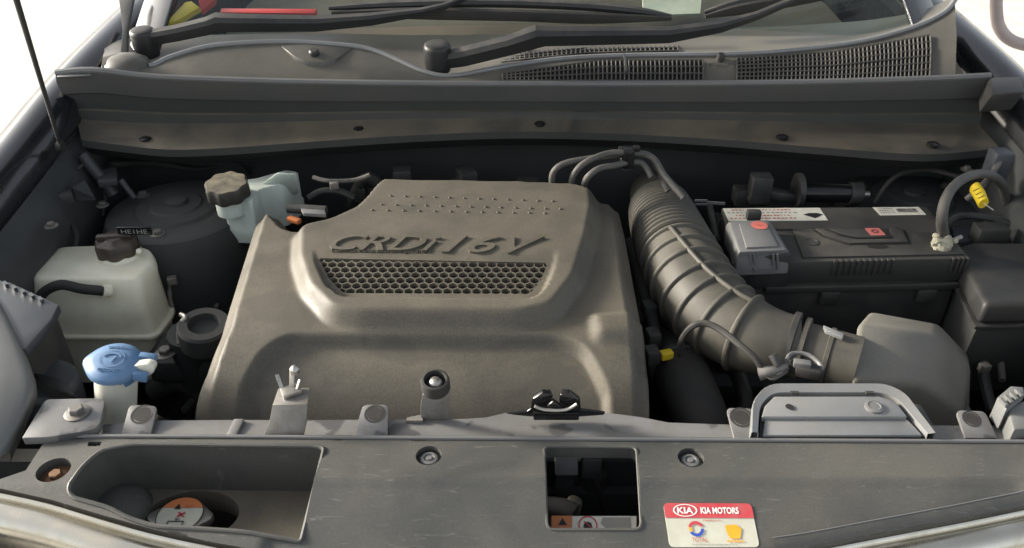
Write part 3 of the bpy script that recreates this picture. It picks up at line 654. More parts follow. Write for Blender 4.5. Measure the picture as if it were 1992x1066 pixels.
# honeycomb: hexagonal cells, wider than deep
def honeycomb():
    gh = np.array(ghole); mn = gh.min(0); mx = gh.max(0); ph = 0.0131; pv = (mx[1] - mn[1]) / 6.75
    V, Fc = [], []
    def add(x, y, dz):
        V.append(Vector((x, y, recz(x, y) - 0.0015 + dz))); return len(V) - 1
    for j in range(-1, 9):
        for i in range(-1, int((mx[0] - mn[0]) / ph) + 3):
            x = mn[0] + (i + 0.5 * (j % 2)) * ph; y = mx[1] - (j + 0.1) * pv
            if sd([(x, y)], ghole)[0] < -0.006: continue
            hx = [(x + ph * .5 * a, y + pv * b_) for a, b_ in ((0, .667), (1, .333), (1, -.333), (0, -.667), (-1, -.333), (-1, .333))]
            o = []; n_ = []; lo = []
            for (a, b_) in hx:
                q = (a, b_)
                # keep the lattice inside the vent opening
                a2 = min(max(a, mn[0] + 0.0), mx[0]); b2 = min(max(b_, mn[1]), mx[1])
                a = x + (a2 - x); b_ = y + (b2 - y)
                s = 0.88; ai = x + (a - x) * s; bi = y + (b_ - y) * s * 0.94
                o.append(add(a, b_, 0)); n_.append(add(ai, bi, 0)); lo.append(add(ai, bi, -0.007))
            for k in range(6):
                q = (k + 1) % 6; Fc.append((o[k], o[q], n_[q], n_[k])); Fc.append((n_[k], n_[q], lo[q], lo[k]))
    return V, Fc
hv, hf = honeycomb()
# cells outside the opening are dropped
cen = np.array([[sum(hv[i][0] for i in f) / len(f), sum(hv[i][1] for i in f) / len(f)] for f in hf]); ok = sd(cen, ghole) > -0.0012
mk('honeycomb_vent', (hv, [f for f, k in zip(hf, ok) if k]), 'cover', ec, angle=30)
mk('vent_shade_sheet', ([Vector((x, y, recz(x, y) - 0.009)) for x, y in [(p[0] + 0, p[1]) for p in ghole]], [tuple(range(len(ghole)))]), 'recessshade', ec)  # black sheet stands for the shade behind the honeycomb
# raised lettering
def letter(s, u0, v0, u1, v1, shear, name, ex, hpx):
    a = ON(u0, v0, lambda x, y: recz(x, y)); b = ON(u1, v1, lambda x, y: recz(x, y)); c = (a + b) / 2
    t_ = ON((u0 + u1) / 2, (v0 + v1) / 2 - hpx / 2, recz); bt = ON((u0 + u1) / 2, (v0 + v1) / 2 + hpx / 2, recz); hgt = (t_ - bt).length
    xd = (b - a).normalized(); yd = (t_ - bt); yd = (yd - xd * yd.dot(xd)).normalized(); n = xd.cross(yd)
    return mk(name, writing(s, (b - a).length, hgt, (t_ + bt) / 2, xd, yd, n, 0.0002, ex, shear, 0.004 if hpx > 10 else 0.0), 'cover', ec, angle=30)
letter('CRDi', 644, 474, 856, 476, 0.42, 'lettering', 0.0034, 30)
letter('16V', 862, 477, 1060, 479, 0.42, 'lettering', 0.0034, 33)
letter('COMMON RAIL DIRECT INJECTION', 644, 489, 838, 491, 0.2, 'small_lettering', 0.0014, 7)
# rows of small studs
gs = []
for (u0, u1, v0, v1, n) in ((760, 1075, 381, 400, 12), (742, 1090, 398, 414, 13), (724, 1060, 409, 420, 12)):
    for k in range(n):
        t_ = k / (n - 1); p = ON(u0 + (u1 - u0) * t_, v0 + (v1 - v0) * t_ * .55, recz); gs.append(lathe([(0.0027, -0.001), (0.0020, 0.0015), (0.0005, 0.0023)], p, (0, 0, 1), 8))
props(mk('stud_rows', join(*gs), 'cover', ec), kind='stuff')

# engine block below so that the cover rests on something
eng = thing('engine_block', (XC - 0.15, 0.98, 0.445), 'dark engine block under the brown grey cover', 'engine')
mk('block', box((XC - 0.145, 0.98, 0.64), (0.50, 0.40, 0.40)), 'void', eng, bevel=0.02)
mk('head', box((XC - 0.145, 1.0, 0.852), (0.42, 0.36, 0.05)), 'void', eng, bevel=0.01)
c = PY(388, 650, 0.92)
pul = mk('pulley', lathe([(0.02, -0.03), (0.037, -0.03), (0.037, 0.0), (0.034, 0.004), (0.022, 0.004), (0.020, -0.006), (0.004, -0.006)], c + Vector((0, 0.02, 0)), (0.1, -0.1, 1), 32), 'void', eng, angle=35)
mk('mount', tube([c + Vector((-.03, .03, -.02)), c + Vector((-.04, .05, -.2))], 0.03, 14, 0), 'void', eng)
k_ = mk('mount_arm', box((c.x - 0.035, c.y + 0.06, c.z - 0.08), (0.12, 0.10, 0.04)), 'void', eng, bevel=0.008)
hexbolt(k_, PZ(322, 688, c.z - 0.04), 0.009)
mk('pipe_fitting', tube([PZ(352, 612, .86), PZ(360, 618, .862), PZ(349, 636, .85), PZ(348, 668, .83)], 0.0035, 8), 'metal', eng)
mk('hose', tube([PZ(300, 760, 0.72), PZ(350, 740, 0.74), PZ(400, 765, 0.72)], 0.018, 12), 'rubber', eng)
t_ = mk('orange_connector', box(PZ(572, 428, .915), (0.024, 0.010, 0.008), rz=-0.5), 'orange', eng, bevel=0.002)
mk('fuel_rail', tube([PZ(560, 405, .925), PZ(635, 410, .925)], 0.008, 10, 0), 'black', eng)
mk('rail_bracket', prism([PZ(585, 405, .937), PZ(632, 408, .937), PZ(634, 417, .937), PZ(590, 414, .937)], (0, 0, -.006)), 'greyplastic', eng, bevel=.001)
# dark machinery in the gaps
for i in range(26):
    u = random.choice([random.uniform(600, 1060), random.uniform(1270, 1420), random.uniform(320, 420)]); v = random.uniform(330, 345) if 600 <= u <= 1060 else random.uniform(380, 760)
    z = 0.70 + random.uniform(-.06, .06); p = PZ(u, v, z)
    if p.y > 1.36: p.y = 1.34
    if u < 1060 and u > 600: p = PY(u, random.uniform(330, 400), 1.33)
    if i % 2: mk('hose', tube([p + Vector((-.04, .0, -.05)), p + Vector((0, random.uniform(-.02, .02), random.uniform(-.01, .02))), p + Vector((.05, 0, -.06))], random.uniform(.005, .011), 10), 'rubber', eng)
    else: mk('housing', box(p, (random.uniform(.02, .06), random.uniform(.02, .04), random.uniform(.02, .05)), rz=random.uniform(-.5, .5)), 'black', eng, bevel=0.004)

# ================================================================== FRONT PANEL
def zp(x, y):
    z = 0.93
    if y < 0.574: z = 0.926 - (0.574 - y) * 0.42
    return z
def zpv(P):
    P = np.asarray(P, float); y = P[:, 1]; x = P[:, 0]
    ctr = ss((x - (-0.24)) / 0.01) * (1 - ss((x - 0.50) / 0.02))
    lowr = ss((0.5765 - y) / 0.006); gro = np.exp(-((y - 0.5745) / 0.0022) ** 2)
    z = 0.93 - np.clip(0.574 - y, 0, 1) * 0.42 - ctr * (0.0036 * lowr + 0.0024 * gro)
    return z
zpf = lambda x, y: float(zpv([(x, y)])[0])
def onp(l, off=0.0): return [ON(u, v, zpf, off) for u, v in l]
pan_px = [(92, 850), (400, 851), (700, 853), (1000, 855), (1300, 857), (1600, 859), (1992, 861), (2120, 862), (2150, 900), (2120, 955)]
front_px = [(2110, 958), (1992, 983), (1860, 1010), (1700, 1040), (1560, 1066), (1400, 1086), (1200, 1102), (1000, 1108), (800, 1102), (640, 1086), (480, 1066), (420, 1056), (300, 1030), (200, 1002), (100, 972), (0, 950), (-60, 938)]
pan_px2 = [(-70, 925), (0, 932), (50, 915)]
panO = XY(onp(pan_px) + onp(front_px) + onp(pan_px2))
bin_px = [(262, 864), (612, 868), (632, 872), (586, 1054), (470, 1034), (380, 1028), (300, 1024), (246, 1006), (214, 988), (142, 968), (132, 952), (165, 902), (200, 874)]
binH = roundpoly(XY(onp(bin_px)), [.006, .006, .012, .004, .01, .01, .01, .01, .01, .008, .01, .02, .02], 4)
opn = roundpoly(XY(onp([(1058, 868), (1238, 870), (1248, 1030), (1064, 1030)])), 0.007, 4)
def well(u, v, r): c = ON(u, v, zpf); return c, [(c.x + math.cos(a) * r, c.y + math.sin(a) * r) for a in np.linspace(0, 2 * math.pi, 28, endpoint=False)]
w1c, w1 = well(834, 886, 0.0135); w2c, w2 = well(1344, 890, 0.0135); w3c, w3 = well(104, 914, 0.0165)
slot = XY(onp([(172, 859), (198, 859), (194, 868), (170, 868)]))
fp_ = thing('radiator_cover', (XC, 0.56, 0.85), 'grey plastic radiator cover panel with open tray and red white sticker', 'cover panel')
BINZ = 0.862
mk('panel_sheet', sheet(panO, [binH, opn, w1, w2, w3, slot], zpv, 0.005, skirt=0.012, hskirt=[lambda p: BINZ, 0.016, 0.009, 0.009, 0.012, 0.006]), 'panel', fp_, angle=40)
edge = onp([(92, 848), (400, 849), (700, 851), (1000, 853), (1300, 855), (1600, 857), (1992, 859), (2120, 860)], 0.001)
mk('rear_lip', tube(edge, 0.0022, 8, 3), 'greyplastic', fp_)
# tray floor with the round hole over the radiator cap
hc = PZ(372, 1003, BINZ); hole = [(hc.x + math.cos(a) * 0.050, hc.y + math.sin(a) * 0.034) for a in np.linspace(0, 2 * math.pi, 40, endpoint=False)]
binF = [(x, y) for x, y in binH]
mk('tray_floor', sheet(binF, [hole], lambda P: np.full(len(P), BINZ), 0.006, hskirt=0.03), 'dustfloor', fp_)
mk('tray_edge', tube([Vector((x, y, zpf(x, y) + 0.0)) for x, y in binH + [binH[0]]], 0.0024, 8, 0), 'panel', fp_)
mk('opening_edge', tube([Vector((x, y, zpf(x, y) - 0.0002)) for x, y in opn + [opn[0]]], 0.0016, 6, 0), 'panel', fp_)
mk('tray_hump', lathe([(0.036, -0.03), (0.034, 0.0), (0.028, 0.012), (0.014, 0.018), (0.003, 0.02)], PZ(232, 990, BINZ), (0, 0, 1), 28), 'panel', fp_, angle=60)
for cc, wp in ((w1c, w1), (w2c, w2)):
    mk('well_floor', ([Vector((x, y, zpf(cc.x, cc.y) - 0.0085)) for x, y in wp], [tuple(range(len(wp)))]), 'panel', fp_)
    mk('push_clip', lathe([(0.0095, -0.008), (0.0095, -0.005), (0.0085, -0.0035), (0.006, -0.003), (0.0055, -0.0045), (0.0035, -0.0045), (0.003, -0.003), (0.001, -0.003)], cc, (0, 0, 1), 20), 'greyplastic', fp_, angle=30)
wf = mk('well_floor', ([Vector((x, y, zpf(w3c.x, w3c.y) - 0.0115)) for x, y in w3], [tuple(range(len(w3)))]), 'rust', fp_)
hexbolt(fp_, w3c + Vector((0, 0, -0.011)), 0.0065, m='rust')
# sticker
def onpp(u, v): return ON(u, v, zpf, 0.0006)
stk = roundpoly([tuple(onpp(*q)) for q in ((1290, 979), (1461, 980), (1478, 1064), (1303, 1064))], 0.005, 4)
st = mk('sticker', prism([Vector(p) for p in stk], (0, 0, -0.0008)), 'cream', fp_); props(st, 'red and white printed sticker')
sq = [onpp(*q) for q in ((1290, 979), (1461, 980), (1478, 1064), (1303, 1064))]
def sp(a, b, o=0.0007):   # sticker coordinates, 0..1 across and 0..1 down
    return (sq[0].lerp(sq[1], a)).lerp(sq[3].lerp(sq[2], a), b) + Vector((0, 0, o))
sx = (sq[1] - sq[0]).normalized(); sy = (sq[0] - sq[3]); SH = sy.length; SW = (sq[1] - sq[0]).length; sy = (sy - sx * sy.dot(sx)).normalized(); sn = sx.cross(sy)
rb = roundpoly([tuple(sp(a, b, 0.0005)) for a, b in ((0.0, 0.0), (1.0, 0.0), (1.0, .345), (0.0, .345))], [.005, .005, .0003, .0003], 4)
mk('red_band', ([Vector(p) for p in rb], [tuple(range(len(rb)))]), 'red', st)
mk('logo_ring', ringflat(sp(.235, .175, 0.0008), 0.0105, 0.0119, sn, 32, 0.52, sx), 'whiteink', st)
mk('logo_letters', writing('KIA', 0.0155, 0.0062, sp(.235, .175, 0.0006), sx, sy, sn, 0.0003, bold=.025), 'whiteink', st)
mk('lettering', writing('KIA MOTORS', SW * .43, 0.0066, sp(.625, .175, 0.0006), sx, sy, sn, 0.0003, bold=.03), 'whiteink', st)
mk('red_line', dashes(SW * .22, 0.0011, sp(.53, .40, 0.0004), sx, sy, sn, 12), 'inkred', st)
lc = sp(.325, .60, 0.0008)
mk('swirl', join(ringflat(lc, 0.0046, 0.0075, sn, 20, 1.0, sx, 0.4, 2.9)), 'red', st)
mk('swirl', join(ringflat(lc, 0.0046, 0.0075, sn, 20, 1.0, sx, 3.7, 6.3)), 'inkblue', st)
mk('swirl', join(ringflat(lc, 0.0040, 0.0068, sn, 8, 1.0, sx, 2.9, 3.6)), 'yelloworange', st)
mk('lettering', writing('TOTAL', SW * .175, 0.0042, sp(.345, .845, 0.0004), sx, sy, sn, 0.0003), 'inkred', st)
oc = [sp(.655, .52, 0.0007), sp(.785, .50, 0.0007), sp(.835, .60, .0007), sp(.80, .82, 0.0007), sp(.685, .82, 0.0007), sp(.665, .70, .0007)]
mk('amber_mark', (oc, [tuple(range(6))]), 'yelloworange', st)
mk('small_lettering', dashes(SW * .19, 0.0024, sp(.745, .875, 0.0004), sx, sy, sn, 7), 'yelloworange', st)
mk('small_lettering', dashes(SW * .5, 0.0009, sp(.5, .95, 0.0003), sx, sy, sn, 34), 'inkgrey', st)

# things seen down the opening
rel = thing('relay_box', PZ(1100, 925, 0.84), 'small grey relay box inside the square opening', 'relay')
mk('case', prism([PY(1078, 880, .634), PY(1124, 880, .634), PY(1125, 926, .632), PY(1080, 926, .632)], (0, .02, 0)), 'greyplastic', rel, bevel=.002)
mk('stand', box(PY(1100, 905, .645) + Vector((0, 0, -.07)), (0.02, 0.01, 0.12)), 'black', rel)
mk('plug', box(PY(1150, 905, .645), (0.022, 0.014, 0.03)), 'black', rel, bevel=.003)
mk('plug_wire', tube([PY(1150, 915, .645), PY(1165, 950, .65), PY(1180, 1000, .65)], .004, 8), 'rubber', rel)
wl = thing('fan_shroud', (XC + 0.03, 0.565, 0.79), 'black fan shroud with orange and white hand warning label', 'fan shroud')
q = [PZ(1068, 1001, .878), PZ(1246, 1001, .878), PZ(1246, 1040, .872), PZ(1064, 1040, .872)]
mk('rail', prism(q, (0, 0, -.03)), 'black', wl, bevel=.002)
qq = [PZ(*p) for p in ((1073, 1004, .8786), (1238, 1004, .8786), (1238, 1034, .8736), (1072, 1034, .8736))]
def lp(a, b, o=0.0): return qq[0].lerp(qq[1], a).lerp(qq[3].lerp(qq[2], a), b) + Vector((0, 0, o))
lab = mk('warning_label', ([lp(.0, .0), lp(1, 0), lp(1, 1), lp(.0, 1)], [(0, 1, 2, 3)]), 'white', wl)
mk('orange_field', ([lp(0, 0, .0006), lp(.245, 0, .0006), lp(.245, 1, .0006), lp(0, 1, .0006)], [(0, 1, 2, 3)]), 'orange', lab)
mk('triangle', ([lp(.08, .62, .001), lp(.185, .62, .001), lp(.13, .15, .001)], [(0, 1, 2)]), 'ink', lab)
ux = (qq[1] - qq[0]).normalized(); un = ux.cross((qq[0] - qq[3]).normalized()); uy = un.cross(ux)
mk('ban_ring', ringflat(lp(.43, .62, .001), .0085, .0098, un, 28, 1, ux), 'red', lab)
hn = [join(ringflat(lp(.43, .72, .0012), .0, .0045, un, 12, 1, ux)), *[bar(lp(.43 - .03 + .02 * k, .70, .0012), lp(.43 - .036 + .024 * k, .36 + .08 * abs(k - 1.5), .0012), .0011, .0002) for k in range(4)]]
mk('hand_symbol', join(*hn), 'ink', lab)
mk('ban_slash', bar(lp(.385, .40, .0016), lp(.475, .85, .0016), .0011, .0002), 'red', lab)
mk('print_patch', ([lp(.60, .1, .0006), lp(.93, .1, .0006), lp(.93, .9, .0006), lp(.66, .9, .0006), lp(.58, .5, .0006)], [(0, 1, 2, 3, 4)]), 'inkgrey', lab)
mk('shroud_wall', box((XC + 0.03, 0.655, 0.68), (0.6, 0.012, 0.30)), 'void', wl)
mk('shroud_arm', tube([PZ(1065, 985, .855), PZ(1100, 990, .86), PZ(1120, 1000, .86)], 0.011, 12), 'rubber', wl)
mk('tan_bush', tube([PZ(1108, 998, .85), PZ(1120, 972, .868)], [.012, .008], 14, 0), 'cover', wl, bevel=.002)
mk('shroud_rib', bar(PZ(1060, 950, .82), PZ(1245, 950, .82), .02, .01), 'black', wl)
mk('shroud_boss', lathe([(.016, -.05), (.016, 0), (.010, .003)], PZ(1155, 915, .85), (0, 0, 1), 18), 'black', wl)

# radiator cap in the tray hole
rc0 = thing('radiator', (XC, 0.575, 0.45), 'black radiator with a round warning printed cap showing in the tray hole', 'radiator')
c = PZ(350, 1003, 0.862)
capo = []
for k in range(48):
    th = 2 * math.pi * k / 48; r = 0.0255 + 0.0095 * math.exp(-((math.sin(th)) / 0.33) ** 2)
    capo.append(c + Vector((math.cos(th) * r, math.sin(th) * r, 0)))
rc = mk('filler_cap', prism(capo, (0, 0, -0.010)), 'metal', rc0, bevel=0.002)
mk('filler_neck', lathe([(0.022, -0.06), (0.022, -0.009)], c, (0, 0, 1), 24), 'rubber', rc0)
mk('cap_print', disc(c + Vector((0, 0, .0008)), 0.0238, (0, 0, 1), 36), 'cream', rc)
n = 18; oc = [c + Vector((math.cos(a) * 0.0236, math.sin(a) * 0.0236, 0.0014)) for a in np.linspace(0.42, math.pi - 0.42, n)]
mk('orange_field', (oc, [tuple(range(n))]), 'orange', rc)
mk('rim', ringflat(c + Vector((0, 0, .0018)), .0236, .0244, (0, 0, 1), 36), 'ink', rc)
mk('triangle', ([c + Vector((-.0085, .0075, .002)), c + Vector((-.0015, .0075, .002)), c + Vector((-.005, .0145, .002))], [(0, 1, 2)]), 'ink', rc)
mk('lettering', writing('HOT', .009, .005, c + Vector((.006, .0105, .0014)), (1, 0, 0), (0, 1, 0), (0, 0, 1)), 'inkred', rc)
mk('cross', join(bar(c + Vector((-.002, -.003, .002)), c + Vector((.005, .003, .002)), .0018, .0004), bar(c + Vector((-.002, .003, .002)), c + Vector((.005, -.003, .002)), .0018, .0004)), 'red', rc)
mk('radiator_symbol', join(*[bar(c + Vector(p) + Vector((0, 0, .002)), c + Vector(q_) + Vector((0, 0, .002)), .0008, .0004) for p, q_ in (((-.009, -.009, 0), (.007, -.009, 0)), ((-.009, -.009, 0), (-.009, -.018, 0)), ((.007, -.009, 0), (.007, -.018, 0)), ((-.001, -.009, 0), (-.001, -.006, 0)), ((-.003, -.006, 0), (.002, -.006, 0)))]), 'ink', rc)
rad = rc0
mk('tank', box((XC - 0.05, 0.575, 0.775), (1.0, 0.05, 0.06)), 'void', rad, bevel=.008)
mk('core', box((XC - 0.05, 0.575, 0.6), (0.96, 0.03, 0.30)), 'void', rad)

# ------------------------------------------------------------------ chrome edge and bumper below the panel
bump = thing('front_bumper', (XC, 0.40, 0.2), 'black front bumper with a worn chrome moulding along its top edge', 'bumper')
fpath = [Vector(p) for p in catmull([tuple(p) for p in onp(front_px)], 3)]
def off_rows(path, prof):
    rows = [[] for _ in prof]
    for i, p in enumerate(path):
        d = path[min(i + 1, len(path) - 1)] - path[max(i - 1, 0)]; d.z = 0; d.normalize(); n = Vector((-d.y, d.x, 0))
        if n.y > 0: n = -n
        for r, (o, z) in zip(rows, prof): r.append(p + n * o + Vector((0, 0, z)))
    return rows
def on_panel(row, h): return [Vector((p.x, p.y, zpf(p.x, p.y) + h)) for p in row]
er = [r[:14] for r in off_rows(fpath, [(-0.0115, 0), (-0.011, 0), (-0.003, 0), (0.0025, 0)])]
mk('edge_strip', loft([on_panel(er[0], -.001), on_panel(er[1], .0022), on_panel(er[2], .0022), [p + Vector((0, 0, -.004)) for p in er[3]]]), 'panel', bump, angle=50)
mk('edge_highlight', tube(on_panel(er[1], .0022), .0007, 6, 0), 'greyplastic', bump)  # thin pale tube added as the strip's highlight line
mk('chrome_moulding', loft(off_rows(fpath, [(0.002, -0.014), (0.003, -0.002), (0.006, 0.001), (0.009, -0.0015), (0.0095, -0.006), (0.012, -0.0045), (0.020, -0.004), (0.029, -0.010), (0.034, -0.022), (0.036, -0.036), (0.034, -0.05), (0.02, -0.056)])), 'chrome', bump, angle=50)
mk('bumper_skin', loft(off_rows(fpath, [(0.018, -0.054), (0.04, -0.06), (0.055, -0.10), (0.06, -0.3), (0.05, -0.6)])), 'paint', bump, angle=60)

# ================================================================== RADIATOR SUPPORT BEAM
ZC = 0.922
beam = thing('radiator_support', (XC, 0.655, 0.80), 'pale grey steel radiator support beam with upright tabs', 'support beam')
bt = [(200, 826), (300, 818), (440, 817), (600, 817), (790, 816), (900, 815), (945, 812), (985, 803), (1030, 802), (1062, 815), (1108, 815), (1140, 803), (1190, 804), (1250, 812), (1300, 822), (1420, 826), (1600, 827), (1860, 828), (1992, 828), (2100, 828)]
bo = [PZ(u, v, ZC) for u, v in bt]; bf = [PZ(u, 842 + 0.0062 * u, ZC) for u, v in bt]
mk('beam', slab([[p + Vector((0, 0.001, -0.05)) for p in bo], [p + Vector((0, 0.0015, -0.004)) for p in bo], bo, [a_.lerp(b, .15) + Vector((0, 0, -.0008)) for a_, b in zip(bo, bf)], bf], (0, -0.002, -0.002)), 'steel', beam, angle=45)
mk('lower_beam', box((XC, 0.675, 0.78), (1.35, 0.02, 0.17)), 'void', beam)
def tab(pts, z0, z1, r, name='tab', m='steel', lift=None):
    """flat tab reaching back over the beam: first two points are its front corners"""
    P = [PZ(u, v, z0 if i < 2 else z1) for i, (u, v) in enumerate(pts)]
    P = roundpoly([tuple(p) for p in P], [0.001, 0.001] + [r] * (len(P) - 2), 4)
    Q = [PZ(u, v, z0 if i < 2 else z1) for i, (u, v) in enumerate(pts)]; nn = (Q[1] - Q[0]).cross(Q[3] - Q[0]).normalized()
    if nn.z < 0: nn = -nn
    o = mk(name, prism([Vector(p) for p in P], (0, 0.001, -0.0035)), m, beam, bevel=0.0006); TABN[o.name] = (Q[0], nn); return o
TABN = {}
def rub(par, u, v, z, r):
    q, nn = TABN[par.name]; rr = ray(u, v); c = CAM + rr * ((q - CAM).dot(nn) / rr.dot(nn)) + nn * .0004
    mk('rub_mark', ringflat(c, r * .82, r, nn, 24), 'pad', par); return mk('rub_mark', disc(c + nn * .0001, r * .74, nn, 22), 'pad', par)
t1 = tab([(235, 849), (292, 849), (306, 790), (252, 787)], ZC + .002, ZC + .012, .006); rub(t1, 277, 806, ZC + .0145, .0125)
t2 = tab([(688, 849), (754, 849), (755, 787), (706, 787)], ZC + .002, ZC + .012, .006); rub(t2, 729, 805, ZC + .0145, .0115)
t3 = tab([(1428, 852), (1480, 852), (1466, 795), (1413, 793)], ZC + .002, ZC + .012, .006); rub(t3, 1442, 812, ZC + .0145, .0125)
t4 = tab([(1878, 852), (1940, 852), (1916, 800), (1860, 798)], ZC + .002, ZC + .012, .006); rub(t4, 1890, 815, ZC + .0145, .010)
for (a_, b_, c_, d_) in ((438, 458, 475, 455), (1535, 1580, 1562, 1530), (1705, 1752, 1738, 1700)):
    mk('rib', prism([PZ(a_, 850, ZC + .003), PZ(b_, 850, ZC + .003), PZ(c_, 814, ZC + .004), PZ(d_, 814, ZC + .004)], (0, 0, -.008)), 'steel', beam, bevel=.001)
# left plate with its bolt
lp_ = roundpoly([tuple(PZ(u, v, ZC + .016)) for u, v in ((42, 852), (88, 776), (206, 774), (192, 834), (92, 850))], [.002, .006, .01, .012, .004], 4)
lpl = mk('end_plate', prism([Vector(p) for p in lp_], (0, 0, -.010)), 'steel', beam, bevel=.001); hexbolt(lpl, PZ(151, 804, ZC + .016), .008)
for (u, v, r) in ((845, 822, .012), (1252, 830, .008), (1285, 832, .010), (940, 826, .010), (1008, 828, .008), (1100, 830, .006), (1830, 838, .008)):
    p = PZ(u, v, ZC + .0012); kk = 14
    ring = [p + Vector((math.cos(a) * r * random.uniform(.75, 1.15), math.sin(a) * r * .8 * random.uniform(.75, 1.15), 0)) for a in np.linspace(0, 2 * math.pi, kk, endpoint=False)]
# bracket with the rod clip
yb_ = 0.652
br = mk('clip_bracket', slab([[PY(512, 848, yb_ - .012), PY(590, 848, yb_ - .012)], [PY(524, 820, yb_ - .004), PY(596, 820, yb_ - .004)], [PY(530, 788, yb_), PY(598, 786, yb_)], [PZ(541, 756, .960), PZ(603, 755, .960)]], (0, 0.003, -.002)), 'bracket', beam, bevel=.0006)
cc = PZ(567, 765, .962)
mk('rod_clip', join(box(cc + Vector((0, 0, .003)), (.020, .014, .006), rz=.5), bar(cc + Vector((-.010, .002, .004)), cc + Vector((-.016, .012, .016)), .004, .0015), bar(cc + Vector((0, .004, .004)), cc + Vector((.002, .012, .024)), .006, .002), lathe([(.005, 0), (.0055, .006), (.002, .010)], cc + Vector((.004, .012, .018)), (0, 0, 1), 8), bar(cc + Vector((.006, .0, .004)), cc + Vector((.01, .006, .014)), .003, .002)), 'metal', br, bevel=.0005)
# bracket with the round rubber stop
b2 = mk('stop_bracket', slab([[PY(818, 816, .672), PY(874, 816, .672)], [PY(818, 790, .668), PY(874, 788, .668)], [PY(822, 768, .668), PY(875, 764, .668)], [PZ(824, 750, .968), PZ(877, 748, .968)]], (0, 0.003, -.002)), 'bracket', beam, bevel=.0006)
mk('bracket_foot', prism([PZ(792, 812, ZC + .004), PZ(822, 806, ZC + .004), PZ(822, 818, ZC + .004), PZ(790, 818, ZC + .004)], (0, 0, -.004)), 'bracket', beam)
c = PZ(848, 757, .970)
stp = mk('rubber_stop', lathe([(.0145, 0), (.0155, .003), (.0155, .013), (.0145, .016), (.0122, .0165), (.0115, .015), (.0112, .006), (.001, .005)], c, (0, -.15, 1), 28), 'rubber', b2, angle=40)
mk('stop_screw', lathe([(.008, .005), (.008, .010), (.006, .014), (.002, .0155)], c, (0, -.15, 1), 20), 'metal', b2, angle=50)

# hood latch
lt = thing('hood_latch', PZ(1080, 806, ZC), 'black enamelled hood latch with two claws on the support beam', 'hood latch')
def lat(pts, y, th, name, m='blackgloss'): return mk(name, prism([PY(u, v, y) for u, v in pts], (0, th, 0)), m, lt, bevel=.0012)
lat([(985, 806), (1025, 801), (1034, 794), (1052, 766), (1070, 760), (1076, 772), (1068, 785), (1085, 790), (1098, 786), (1088, 772), (1094, 760), (1112, 763), (1128, 775), (1130, 797), (1178, 804), (1174, 808), (1130, 811), (1030, 811)], .668, .004, 'back_plate')
lat([(1032, 795), (1036, 776), (1056, 764), (1074, 768), (1068, 786), (1060, 796)], .660, .007, 'claw')
lat([(1090, 768), (1106, 764), (1126, 778), (1126, 796), (1104, 797), (1088, 784)], .660, .007, 'claw')
lat([(1064, 790), (1076, 780), (1092, 792), (1088, 804), (1068, 804)], .655, .006, 'striker_catch')
mk('latch_spring', tube([PY(1040, 790, .654), PY(1060, 797, .653), PY(1100, 797, .653), PY(1122, 786, .654)], .0018, 8), 'metal', lt)
lat([(1036, 804), (1128, 804), (1126, 818), (1038, 818)], .664, .010, 'latch_base')

# connector at the right-hand end
rcx = thing('harness_connector', PZ(1985, 810, .92), 'pale grey ribbed wiring connector at the end of the beam', 'connector')
mk('shell', prism([PZ(1960, 790, .95), PZ(2010, 770, .95), PZ(2030, 830, .945), PZ(1972, 836, .945)], (0, 0, -.03)), 'lampgrey', rcx, bevel=.004)
mk('collar', prism([PZ(1940, 772, .955), PZ(1966, 750, .955), PZ(1992, 752, .955), PZ(1994, 768, .955), PZ(1958, 796, .955)], (0, 0, -.03)), 'greyplastic', rcx, bevel=.002)
for k in range(4): mk('ridge', bar(PZ(1946 + 10 * k, 776 - 6 * k, .957), PZ(1958 + 10 * k, 790 - 6 * k, .957), .003, .004), 'lampgrey', rcx)

# ================================================================== LEFT SIDE OF THE BAY
lamp = thing('headlamp', PZ(-60, 760, .80), 'pale grey headlamp housing at the front corner beside the slate box', 'headlamp')
hz = [[PZ(u - 26, v, z) for u, v, z in row] for row in (
    [(-420, 520, .96), (-260, 600, .96), (-190, 720, .95), (-210, 860, .935), (-260, 960, .92)],
    [(-200, 505, .965), (-90, 600, .968), (-40, 710, .965), (-60, 830, .95), (-120, 940, .93)],
    [(-60, 500, .955), (8, 585, .962), (58, 700, .96), (48, 800, .948), (-20, 925, .93)],
    [(-20, 510, .935), (34, 600, .945), (92, 735, .945), (78, 800, .938), (40, 880, .925)],
    [(-10, 530, .88), (40, 615, .89), (96, 750, .90), (82, 815, .90), (46, 900, .895)])]
mk('housing', loft(catrows([list(r) for r in smoothrows(hz, 4)], 4)), 'lampgrey', lamp, angle=60)
lamp2 = thing('headlamp', PZ(-60, 760, .80) * 1, 'pale grey headlamp housing at the front corner beside the fuse box', 'headlamp', 'headlamps')
lamp['group'] = 'headlamps'; lamp2.location.x = 2 * XC - lamp2.location.x
mv, mf_ = loft(catrows([list(r) for r in smoothrows(hz, 4)], 4)); mk('housing', ([Vector((2 * XC - p.x, p.y, p.z)) for p in mv], mf_), 'lampgrey', lamp2, angle=60)
mk('backing', box(Vector((2 * XC, 0, 0)) + Vector((-1, 1, 1)) * PZ(-150, 760, .85) + Vector((0, 0, -.06)), (.22, .18, .10)), 'void', lamp2)
mk('backing', box(PZ(-150, 760, .85) + Vector((0, 0, -.06)), (.22, .18, .10)), 'void', lamp)
fb = thing('side_box', PZ(30, 620, .82), 'slate grey box with ribbed edge beside the coolant tank', 'control box')
mk('lid', prism([PZ(u, v, .955) for u, v in ((-90, 520), (-20, 540), (20, 549), (115, 592), (100, 622), (52, 676), (-60, 700))], (0, 0, -.012)), 'slate', fb, bevel=.002)
